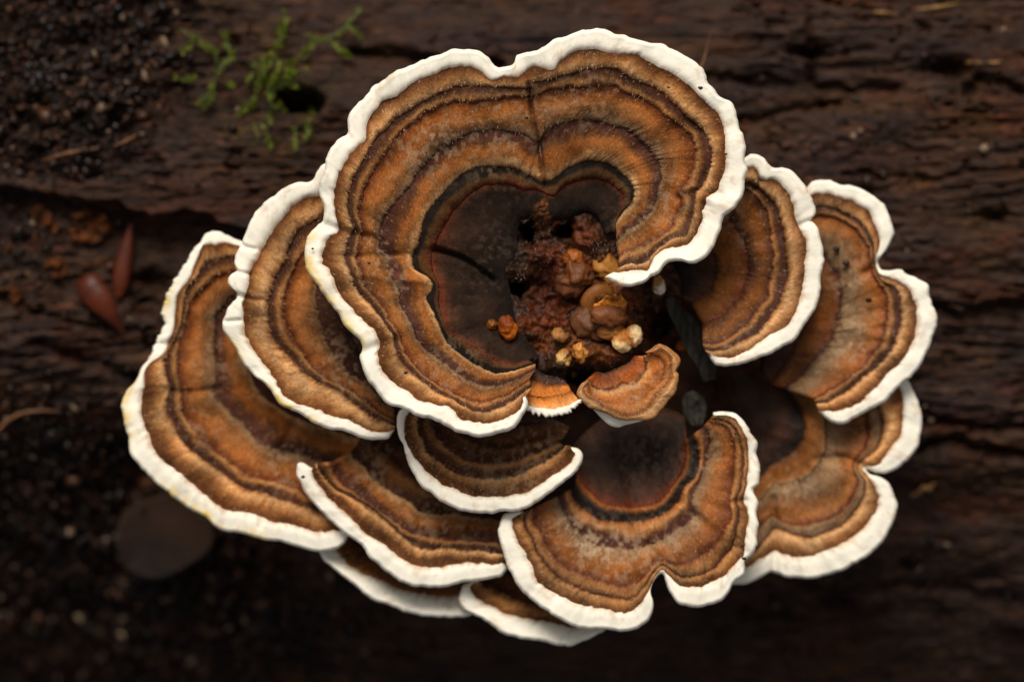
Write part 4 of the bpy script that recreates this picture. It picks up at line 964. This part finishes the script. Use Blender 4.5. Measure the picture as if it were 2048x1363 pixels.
# ------------------------------------------------------------------ young buds on the knot
GB = 'young fungus buds on the knot'
def bud(x, y, rad, c1, c2, label, dz=0.25, axis=(0, 0, 1), seed=1, lump=0.22, lobes=(), name='fungus_bud'):
    z = (kz(x, y) if x > 1025 else 316) + rad[2] * dz + 4
    o = blob(name, M_bud, (x, y), rad, z, two(c1, c2, axis), None, seed, lump, 4, lobes)
    return tag(o, label, 'fungus bud', GB)
bud(983, 650, (11, 11, 10), (88, 48, 20), (118, 68, 24), 'tiny round amber bud on the dark left side of the knot', seed=2)
bud(1016, 655, (20, 21, 14), (112, 50, 14), (172, 88, 20), 'glossy orange leaf shaped bud on the left side of the knot', axis=(1, -1, .4), seed=3, lobes=[(1, -1.2, 0, .35, .4), (-1, 1, 0, .3, .5)])
bud(1124, 672, (19, 16, 14), (100, 62, 30), (160, 108, 58), 'knobbly tan bud just above the cream bud with a dimple', axis=(-1, 0, .6), seed=4, lump=.35)
bud(1127, 716, (15, 15, 12), (150, 100, 50), (214, 168, 104), 'small cream bud with a dimple, leftmost pale bud above the tiny orange cap', axis=(-.6, -.5, .6), seed=5, lump=.4, lobes=[(.2, .2, 1, -.3, .35)])
bud(1161, 704, (17, 17, 13), (142, 84, 32), (196, 130, 60), 'ragged ochre bud beside the cream bud with a dimple', axis=(.6, .4, .6), seed=6, lump=.45)
bud(1147, 744, (8, 12, 10), (150, 100, 50), (196, 150, 90), 'tiny pale peg shaped bud between the tiny orange cap and the ragged bud', seed=7)
bud(1221, 660, (29, 19, 18), (118, 70, 32), (164, 104, 52), 'oval ochre bud with a dark dimple, behind the cream double bud', seed=8, lump=.15, lobes=[(.1, .1, 1, -.3, .25), (-.8, -.3, .3, .15, .4)], dz=0.8)
r_ = empty('fungus_bud', W(1256, 676, 300)); tag(r_, 'palest bud, a cream double bud above the small tan cap', 'fungus bud', GB)
zb = kz(1245, 678) + 26
blob('bud_lobe', M_bud, (1245, 680), (22, 24, 17), zb, two((176, 104, 36), (244, 206, 146), (-.2, -1, .25), 0.0, 0.8), r_, 9, .12)
blob('bud_lobe', M_bud, (1269, 670), (17, 22, 16), zb + 3, two((190, 126, 60), (246, 212, 156), (.9, .3, .3), -0.3, 0.6), r_, 10, .15)
bud(1317, 570, (13, 18, 14), (160, 116, 56), (228, 214, 190), 'small pale bud under the white tip of the topmost cap', axis=(.5, -.8, .2), seed=11, dz=3.0)
bud(1216, 536, (26, 28, 16), (110, 66, 26), (160, 104, 42), 'waxy amber swelling left of the white tip of the topmost cap', seed=12, lump=.3, dz=.5)
bud(1146, 517, (19, 16, 12), (90, 48, 20), (146, 78, 26), 'orange knob at the centre of the knot, below the round black hole', seed=13, lump=.3, dz=.5)
bud(1150, 556, (34, 34, 20), (66, 36, 20), (104, 58, 28), 'dull brown furry lump in the centre of the knot', seed=14, lump=.35, dz=.1)
bud(1176, 645, (34, 40, 20), (60, 34, 20), (98, 60, 34), 'greyish brown furry lump at the left of the ochre oval bud', seed=15, lump=.3, dz=0)
bud(1218, 632, (34, 22, 18), (84, 46, 24), (118, 68, 34), 'smooth reddish brown swelling below the frayed orange flake', seed=16, lump=.2, dz=.4)
bud(1366, 690, (13, 11, 9), (130, 60, 20), (166, 84, 26), 'small orange bud by the tip of the grey leaf blade', seed=17, dz=8)
bud(1378, 712, (9, 11, 9), (110, 66, 38), (150, 98, 62), 'tiny brown bud right of the small tan cap', seed=18, dz=8)
bud(1404, 742, (16, 20, 12), (84, 46, 22), (138, 84, 34), 'brown and amber bud at the right of the small tan cap', seed=19, lump=.4, dz=6)
tag(sheet('fungus_flake', M_bud, [(1184, 616), (1192, 606), (1204, 600), (1214, 590), (1222, 593), (1228, 587), (1238, 592), (1243, 588), (1248, 597), (1255, 603), (1252, 616), (1250, 630), (1240, 642), (1226, 634), (1210, 626), (1194, 624)],
      lambda x, y, f: 332 + 8 * f - 0.25 * np.abs(x - 1225) + 6 * fbm(x / 12, y / 12, 3, 2), 10, (184, 112, 34), seed=21), 'frayed bright orange flake of torn flesh on the knot', 'fungus flake')
tag(tube('fungus_ring', M_bud, [(1196, 636, 296), (1180, 622, 304), (1174, 604, 307), (1182, 588, 308), (1198, 582, 306), (1214, 586, 300), (1226, 584, 292)], [9, 13, 16, 14, 17, 13, 8], 12, None, (120, 72, 28), .6), 'curved amber ring of torn flesh above the frayed orange flake', 'fungus ring')
# ------------------------------------------------------------------ plant litter
M_leaf = simple_mat('grey_leaf', (26, 24, 20), (66, 61, 52), 700, .7, .1, .7, 8, 3, .8)
M_scale = simple_mat('red_bud_scale', (32, 11, 8), (82, 34, 14), 150, .42, .2, .6, 8)
M_dead = simple_mat('dead_leaf', (14, 9, 7), (58, 39, 27), 90, .6, .12, .6, 9)
M_straw = simple_mat('straw', (84, 50, 28), (128, 84, 48), 900, .6, .4, .3, 2)
M_pale = simple_mat('pale_wood', (110, 76, 38), (160, 120, 70), 900, .7, .3, .3, 2)
M_orange = simple_mat('rotten_leaf', (30, 18, 11), (100, 54, 22), 700, .75, .1, .9, 10)

def blade(name, pts, wid, zf, mat, label, cat, seed=0):
    c = smooth_curve(pts, 40); t = np.gradient(c, axis=0); t /= np.linalg.norm(t, axis=1, keepdims=True)
    nrm = np.stack([-t[:, 1], t[:, 0]], -1); w_ = np.interp(np.linspace(0, 1, 40), np.linspace(0, 1, len(wid)), wid)
    q = np.linspace(-1, 1, 9)
    XY = c[:, None] + nrm[:, None] * (w_[:, None] * q[None])[..., None]
    Z = zf(XY[..., 0], XY[..., 1]) + 5 * np.abs(q)[None] ** 1.5 + 2 * fbm(XY[..., 0] / 20, XY[..., 1] / 20, seed, 2)
    top = np.concatenate([XY, Z[..., None]], -1).reshape(-1, 3); bot = top - np.array([0, 0, 4.0])
    F = grid_faces(40, 9); b = 360
    ed = np.concatenate([np.arange(0, 9), np.arange(17, 360, 9), np.arange(358, 350, -1), np.arange(342, 0, -9)])
    e2 = np.roll(ed, -1)
    V = np.vstack([top, bot])
    o = mesh_obj(name, W(V[:, 0], V[:, 1], V[:, 2]), [F, F[:, ::-1] + b, np.stack([ed, e2, e2 + b, ed + b], -1)], mat, None, {'rad': V})
    return tag(o, label, cat)
blade('strap_leaf', [(1338, 594), (1350, 618), (1372, 650), (1394, 690), (1412, 724), (1420, 760)], [8, 17, 22, 24, 20, 14], lambda x, y: 236 - 0.25 * (y - 600), M_leaf, 'grey strap shaped dead leaf wedged between the knot and the upright right cap', 'dead leaf', 3)
tag(sheet('leaf_flake', M_leaf, [(1364, 800), (1372, 786), (1392, 782), (1410, 800), (1412, 830), (1400, 852), (1380, 848), (1368, 826)], lambda x, y, f: 190 + 6 * fbm(x / 20, y / 20, 4, 2), 4, (60, 56, 50), seed=31), 'dull grey leaf flake above the right lobe of the large lower cap', 'leaf flake')

def scale_obj(pts, radii, label, flat=.55):
    P = [(x, y, surf(x, y) + dz) for x, y, dz in pts]
    zc = np.mean([q[2] for q in P]); P = [(x, y, 0.5 * z + 0.5 * zc) for x, y, z in P]
    return tag(tube('bud_scale', M_scale, P, radii, 14, None, None, flat, 40), label, 'bud scale', 'red bud scales on the log')
scale_obj([(262, 446, 30), (256, 480, 26), (248, 520, 22), (242, 560, 20), (236, 596, 18)], [1, 7, 13, 16.5, 17.5, 16, 6], 'slender pointed red brown bud scale standing upright')
scale_obj([(158, 560, 26), (176, 572, 30), (200, 600, 26), (224, 634, 22), (252, 672, 18)], [8, 25, 31, 30, 25, 16, 7, 1], 'fat glossy chestnut brown bud scale with a pointed lower end')
oc = [(232, 1080), (240, 1040), (265, 1010), (300, 994), (350, 986), (392, 1010), (428, 1070), (412, 1108), (376, 1130), (330, 1155), (280, 1154), (246, 1130)]
zl = surf(320, 1070)
tag(sheet('dead_leaf', M_dead, oc, lambda x, y, f: zl + 62 - 10 * (1 - f ** 2) + 8 * np.sin((x - 330) / 40) + 16 * np.exp(-((x - 420) / 26) ** 2), 5, (48, 34, 24), seed=41, rings=14), 'round cupped dark brown dead leaf under the wide left cap', 'dead leaf')

GO = 'rotten orange leaf scraps on the soil'
for k, (ol, lb) in enumerate([([(58, 420), (82, 410), (104, 432), (112, 462), (92, 470), (78, 500), (62, 480), (70, 452)], 'orange scrap of rotten leaf with ragged edges at the left edge of the log'),
                              ([(140, 430), (170, 418), (205, 428), (222, 446), (210, 476), (182, 486), (150, 478), (136, 456)], 'broad reddish brown scrap of rotten leaf left of the slender bud scale'),
                              ([(92, 520), (116, 508), (134, 524), (128, 550), (104, 556), (88, 540)], 'small reddish scrap of rotten leaf left of the fat bud scale'),
                              ([(8, 478), (24, 462), (40, 470), (34, 492), (14, 500)], 'tiny pinkish scrap of rotten leaf at the edge of the picture'),
                              ([(20, 578), (34, 570), (40, 590), (30, 606), (18, 598)], 'bright orange crumb of rotten leaf among the soil')]):
    z0 = surf(*np.mean(ol, 0))
    tag(sheet('leaf_scrap', M_orange, ol, lambda x, y, f, z0=z0: z0 + 10 + 15 * fbm(x / 16, y / 16, 51, 3), 4, (120, 70, 30), seed=50 + k), lb, 'leaf scrap', GO)

def strand(name, pts, radii, mat, label, cat, dz=6, n=7):
    P = [(x, y, surf(x, y) + dz) for x, y in pts]
    return tag(tube(name, mat, P, radii, n, None, None, 1, 30), label, cat)
strand('rootlet', [(-20, 880), (0, 856), (18, 838), (46, 824), (86, 820), (120, 822)], [4, 4, 3.4, 3, 1], M_straw, 'pale curved rootlet on the soil at the left edge', 'rootlet', 26)
strand('straw', [(84, 322), (112, 312), (150, 303), (198, 296)], [1.5, 3.5, 3, 1], M_straw, 'thin brown straw lying between soil crumbs and bare wood', 'straw', 14)
strand('straw', [(228, 292), (252, 282), (275, 268)], [1, 3, 1], M_straw, 'short dark straw beside the soil crumbs, right of the longer straw', 'straw', 14)
strand('wood_fibre', [(1400, 1090 - 952), (1406, 126), (1412, 104), (1421, 64)], [4.5, 2.6, 1.6, .6], M_straw, 'fine upright wood fibre behind the top right rim of the topmost cap', 'wood fibre', 150)
GS = 'yellow wood splinters on the log'
for pts, lb in [([(1738, 26), (1760, 25), (1796, 28)], 'yellow splinter near the top edge of the log'), ([(1922, 128), (1940, 124), (1966, 126)], 'ochre splinter above the dark hollow at the upper right'),
                ([(1974, 124), (1990, 126), (2004, 122)], 'short ochre splinter, rightmost on the upper log'), ([(1830, 20), (1880, 14), (1920, 6)], 'faint ochre splinter in the top right corner of the log')]:
    P = strand('wood_splinter', pts, [.8, 3.4, 2.8, .8], M_pale, lb, 'splinter', 7); P['group'] = GS
strand('wood_shaving', [(1822, 992), (1838, 984), (1848, 974), (1858, 978), (1868, 966)], [2, 5, 6, 5, 2], M_pale, 'pale curled wood shaving right of the lower right cap', 'shaving', 12)

# ------------------------------------------------------------------ moss
m, n, l, p = new_mat('moss')
at = n.new('ShaderNodeAttribute'); at.attribute_name = 'col'
l.new(at.outputs['Color'], p.inputs['Base Color']); p.inputs['Roughness'].default_value = 0.5
p.inputs['Subsurface Weight'].default_value = 0.0
M_moss = m
sprigs = [([(572, 22), (565, 55), (558, 84), (547, 103)], 1.25, 'thickest bright upright moss sprig near the top edge'), ([(718, 20), (697, 48), (672, 70), (639, 81), (616, 95), (602, 117)], 1.0, 'rightmost long slanting moss sprig'),
          ([(697, 52), (716, 66), (724, 82)], .8, 'short moss sprig hanging at the far right of the moss'), ([(668, 84), (686, 104), (706, 118)], .9, 'moss sprig pointing down right under the long slanting sprig'),
          ([(545, 110), (530, 140), (527, 150), (514, 172), (506, 205), (473, 231)], 1.0, 'longest moss sprig running down left from the thick upright one'), ([(520, 120), (508, 130), (502, 140)], .8, 'stubby moss sprig left of the longest one'),
          ([(582, 122), (587, 154), (594, 182)], 1.2, 'dense moss sprig ending above the dark hollow'), ([(528, 158), (540, 190), (548, 222)], 1.0, 'moss sprig curving down below the middle of the moss'),
          ([(446, 60), (455, 92), (466, 110), (440, 136), (426, 161), (422, 195), (394, 219)], .95, 'long moss sprig down the middle left of the moss'), ([(360, 59), (393, 77), (415, 95), (440, 106)], .95, 'moss sprig slanting in from the soil edge'),
          ([(350, 157), (372, 158), (396, 153)], .9, 'level moss sprig at the far left of the moss'), ([(395, 78), (380, 92), (362, 110)], .8, 'small moss sprig below the one slanting in from the soil'),
          ([(528, 255), (536, 280), (544, 300)], .85, 'lone faint moss sprig below the rest'), ([(588, 255), (590, 280), (592, 304)], .6, 'dim lone moss sprig under the dark hollow'),
          ([(452, 166), (462, 168), (474, 172)], .8, 'tiny moss sprig right of the long middle left one'), ([(560, 120), (556, 140), (546, 160), (540, 176)], .9, 'moss sprig between the longest and the dense one'),
          ([(600, 190), (620, 215), (628, 240)], .8, 'dark moss sprig at the edge of the dark hollow'), ([(640, 78), (622, 72), (612, 66)], .7, 'short moss sprig branching up off the long slanting one')]
rm = np.random.default_rng(77)
for k, (mx, my, wh) in enumerate([(520, 128, 'by the stubby sprig'), (556, 178, 'between the two longest sprigs'), (572, 152, 'left of the dense sprig'), (604, 140, 'right of the dense sprig'), (500, 160, 'left of the longest sprig'), (540, 236, 'below the sprig curving down'),
                                  (566, 214, 'left of the dark hollow'), (612, 262, 'under the right of the dark hollow'), (512, 262, 'left of the lone faint sprig'), (436, 120, 'beside the middle left sprig'), (404, 196, 'near the foot of the middle left sprig')]):
    a = rm.uniform(0, 6.28); q = rm.uniform(12, 22)
    sprigs.append(([(mx - q * math.cos(a), my - q * math.sin(a)), (mx + rm.normal(0, 4), my + rm.normal(0, 4)), (mx + q * math.cos(a), my + q * math.sin(a))], rm.uniform(.6, .9), 'tiny moss tuft ' + wh))
def moss(pts, size, label, seed):
    c = smooth_curve(pts, 60); L = arclen(c)[-1]
    zs = np.array([surf(x, y) for x, y in c[::6]]); z = np.interp(np.arange(60), np.arange(0, 60, 6), zs)
    z = 0.6 * gsm(z, 8) + 0.4 * z.mean() + 24 + 8 * np.sin(np.linspace(0, 3, 60) + seed)
    r = np.random.default_rng(seed)
    root = empty('moss_sprig', W(c[0][0], c[0][1], z[0]))
    tag(root, label, 'moss', 'moss sprigs on the log')
    tube('stem', M_moss, np.concatenate([c, z[:, None]], 1)[::6], [1.6 * size, 1.6 * size, 1.0], 6, root, (70, 84, 22))
    nl = int(L / 0.75); V = []; F = []; CO = []
    for k in range(nl):
        t = r.random()
        if k > 5 and r.random() > 0.55 + 0.75 * float(vn(t * L / 16, seed * 3.3, 7)): continue
        i = min(int(t * 59), 58); pt = c[i] + (c[i + 1] - c[i]) * (t * 59 - i); zz = z[i]
        d = c[min(i + 3, 59)] - c[max(i - 3, 0)]; d = d / (np.linalg.norm(d) + 1e-6)
        sgn = -1.0        # leaves point to the tip, which is the first point of the sprig
        side = np.array([-d[1], d[0], 0]); fw = np.array([d[0], d[1], 0]) * sgn; up = np.array([0, 0, 1.0])
        an = r.uniform(0, 2 * math.pi); rad = side * 1.3 * math.cos(an) + up * (0.5 + 0.7 * math.sin(an))
        dv = rad * r.uniform(.7, 1.2) + fw * r.uniform(.5, 1.1); dv /= np.linalg.norm(dv)
        ln = size * r.uniform(5.5, 14.5); wd = ln * r.uniform(.2, .3)
        sd_ = np.cross(dv, rad + np.array([.01, .02, .03])); sd_ /= np.linalg.norm(sd_) + 1e-6
        lift = np.cross(sd_, dv)
        b = np.array([pt[0], pt[1], zz]); q = len(V)
        V += [b, b + dv * ln * .45 + sd_ * wd + lift * 1.2, b + dv * ln * .5 - lift * .6, b + dv * ln * .45 - sd_ * wd + lift * 1.2, b + dv * ln + lift * 1.5]
        F += [(q, q + 1, q + 2), (q, q + 2, q + 3), (q + 1, q + 4, q + 2), (q + 2, q + 4, q + 3)]
        g = lin((70, 88, 10)) * (1 - (kk := r.random())) + lin((146, 158, 26)) * kk
        CO += [g * .8] * 3 + [g] * 2
    V = np.array(V)
    o = mesh_obj('leaves', W(V[:, 0], V[:, 1], V[:, 2]), np.array(F), M_moss, root, {'col': np.clip(np.array(CO), 0, 1)}, smooth=False)
    o['kind'] = 'stuff'
for k, (pts, size, lb) in enumerate(sprigs): moss(pts, size, lb, 400 + k)

# ------------------------------------------------------------------ soil crumbs
m, n, l, p = new_mat('wet_soil')
at = n.new('ShaderNodeAttribute'); at.attribute_name = 'col'
l.new(at.outputs['Color'], p.inputs['Base Color']); p.inputs['Roughness'].default_value = 0.3
p.inputs['Specular IOR Level'].default_value = 0.25
M_soil = m
def crumbs(name, label, cat, areas, seed, kind='stuff'):
    r = np.random.default_rng(seed); pos = []
    for (cx, cy, rx, ry, num) in areas:
        a = r.normal(size=(num, 2)) * np.array([rx, ry]) + np.array([cx, cy]); pos.append(a)
    pos = np.vstack(pos); pos = pos[(pos[:, 0] > -150) & (pos[:, 1] > -120) & (pos[:, 1] < 1500)]
    zs = log_surface(pos[:, 0], pos[:, 1])
    v, f = ico(1)
    rad = np.clip(np.exp(r.normal(1.35, 0.45, len(pos))), 1.8, 13)
    ax = 1 + 0.35 * r.normal(size=(len(pos), 1, 3)); ax = np.clip(ax, .5, 1.7)
    jit = 1 + 0.30 * r.normal(size=(len(pos), len(v), 1))
    ang = r.random(len(pos)) * 6.28
    P = v[None] * ax * jit * rad[:, None, None]
    ca, sa = np.cos(ang)[:, None], np.sin(ang)[:, None]
    P = np.stack([P[..., 0] * ca - P[..., 1] * sa, P[..., 0] * sa + P[..., 1] * ca, P[..., 2]], -1)
    P += np.stack([pos[:, 0], pos[:, 1], zs + rad * 0.5], -1)[:, None]
    base = np.array([lin((25, 16, 11)), lin((40, 25, 16)), lin((64, 38, 22)), lin((19, 14, 12)), lin((124, 102, 80))])
    pick = r.choice(5, len(pos), p=[.38, .28, .16, .15, .03])
    col = base[pick][:, None] * np.ones((1, len(v), 1))
    F = (np.arange(len(pos))[:, None, None] * len(v) + f[None]).reshape(-1, 3)
    V = P.reshape(-1, 3); k = S
    Vw = np.stack([(V[:, 0] - 1024) * k, (681.5 - V[:, 1]) * k, V[:, 2] * k], -1)
    o = mesh_obj(name, Vw, F, M_soil, None, {'col': col.reshape(-1, 3)})
    return tag(o, label, cat, kind=kind)
crumbs('soil_crumbs', 'wet dark soil crumbs heaped on the upper left of the log', 'soil', [(120, 110, 110, 100, 1500), (250, 40, 60, 60, 300), (60, 260, 70, 60, 400), (230, 190, 46, 56, 420), (120, 150, 30, 30, 250), (300, 60, 20, 30, 140)], 71)
crumbs('soil_crumbs', 'wet black crumbs and frass on the lower left of the log', 'soil', [(120, 1180, 150, 130, 2600), (330, 1260, 170, 90, 900), (60, 900, 80, 90, 500), (560, 1300, 120, 70, 400), (40, 480, 50, 60, 350), (290, 620, 24, 24, 40)], 72)
crumbs('wood_crumbs', 'stray wood crumbs scattered over the bare wood of the log', 'crumbs', [(1000, 700, 700, 420, 420), (1750, 1150, 180, 130, 160), (1700, 280, 200, 150, 120)], 73)

# ------------------------------------------------------------------ grit on the caps
GL = ['tiny dark grit speck on the white left lobe of the topmost cap', 'tiny dark grit speck on the pale streaked band left of the black centre', 'tiny dark grit speck beside the dark line at the left of the topmost cap', 'tiny dark grit speck at the lower left of the topmost cap', 'tiny dark grit speck on the white top right rim of the topmost cap', 'tiny dark grit speck on the tan band inside the top right rim', 'tiny dark grit speck inside the right white rim of the topmost cap', 'tiny dark grit speck on the pointed tip of the wedge shaped cap', 'tiny dark grit speck on the amber right lobe of the large lower cap', 'tiny dark grit speck at the right rim of the large lower cap, outermost', 'tiny dark grit speck at the right rim of the large lower cap, lowest', 'tiny dark grit speck on the tan band, right side of the large lower cap', 'tiny dark grit speck left of the crease in the topmost cap', 'brown grit speck on the white rim of the low right cap', 'upper dark grit speck on the far right cap', 'middle dark grit speck on the far right cap', 'lowest dark grit speck on the far right cap']
GG = 'dark grit specks on the caps'
for k, (x, y, z, rr) in enumerate([(625, 497, 432, 3), (738, 526, 425, 3.2), (709, 570, 432, 4), (812, 745, 440, 4), (1401, 176, 438, 5), (1337, 175, 440, 3), (1452, 308, 434, 3), (606, 953, 272, 4), (1471, 867, 300, 3),
                                   (1514, 1093, 306, 4.5), (1488, 1116, 304, 4.5), (1485, 1092, 310, 3.5), (1053, 236, 400, 4), (1821, 858, 160, 5), (1673, 498, 205, 7), (1693, 526, 205, 7), (1737, 600, 215, 7)]):
    o = blob('grit_speck', M_soil, (x, y), (rr, rr * .7, rr * .6), z, lambda v, d: np.broadcast_to(lin((30, 20, 16)), v.shape), None, 500 + k, .3, 2)
    tag(o, GL[k], 'grit', GG)
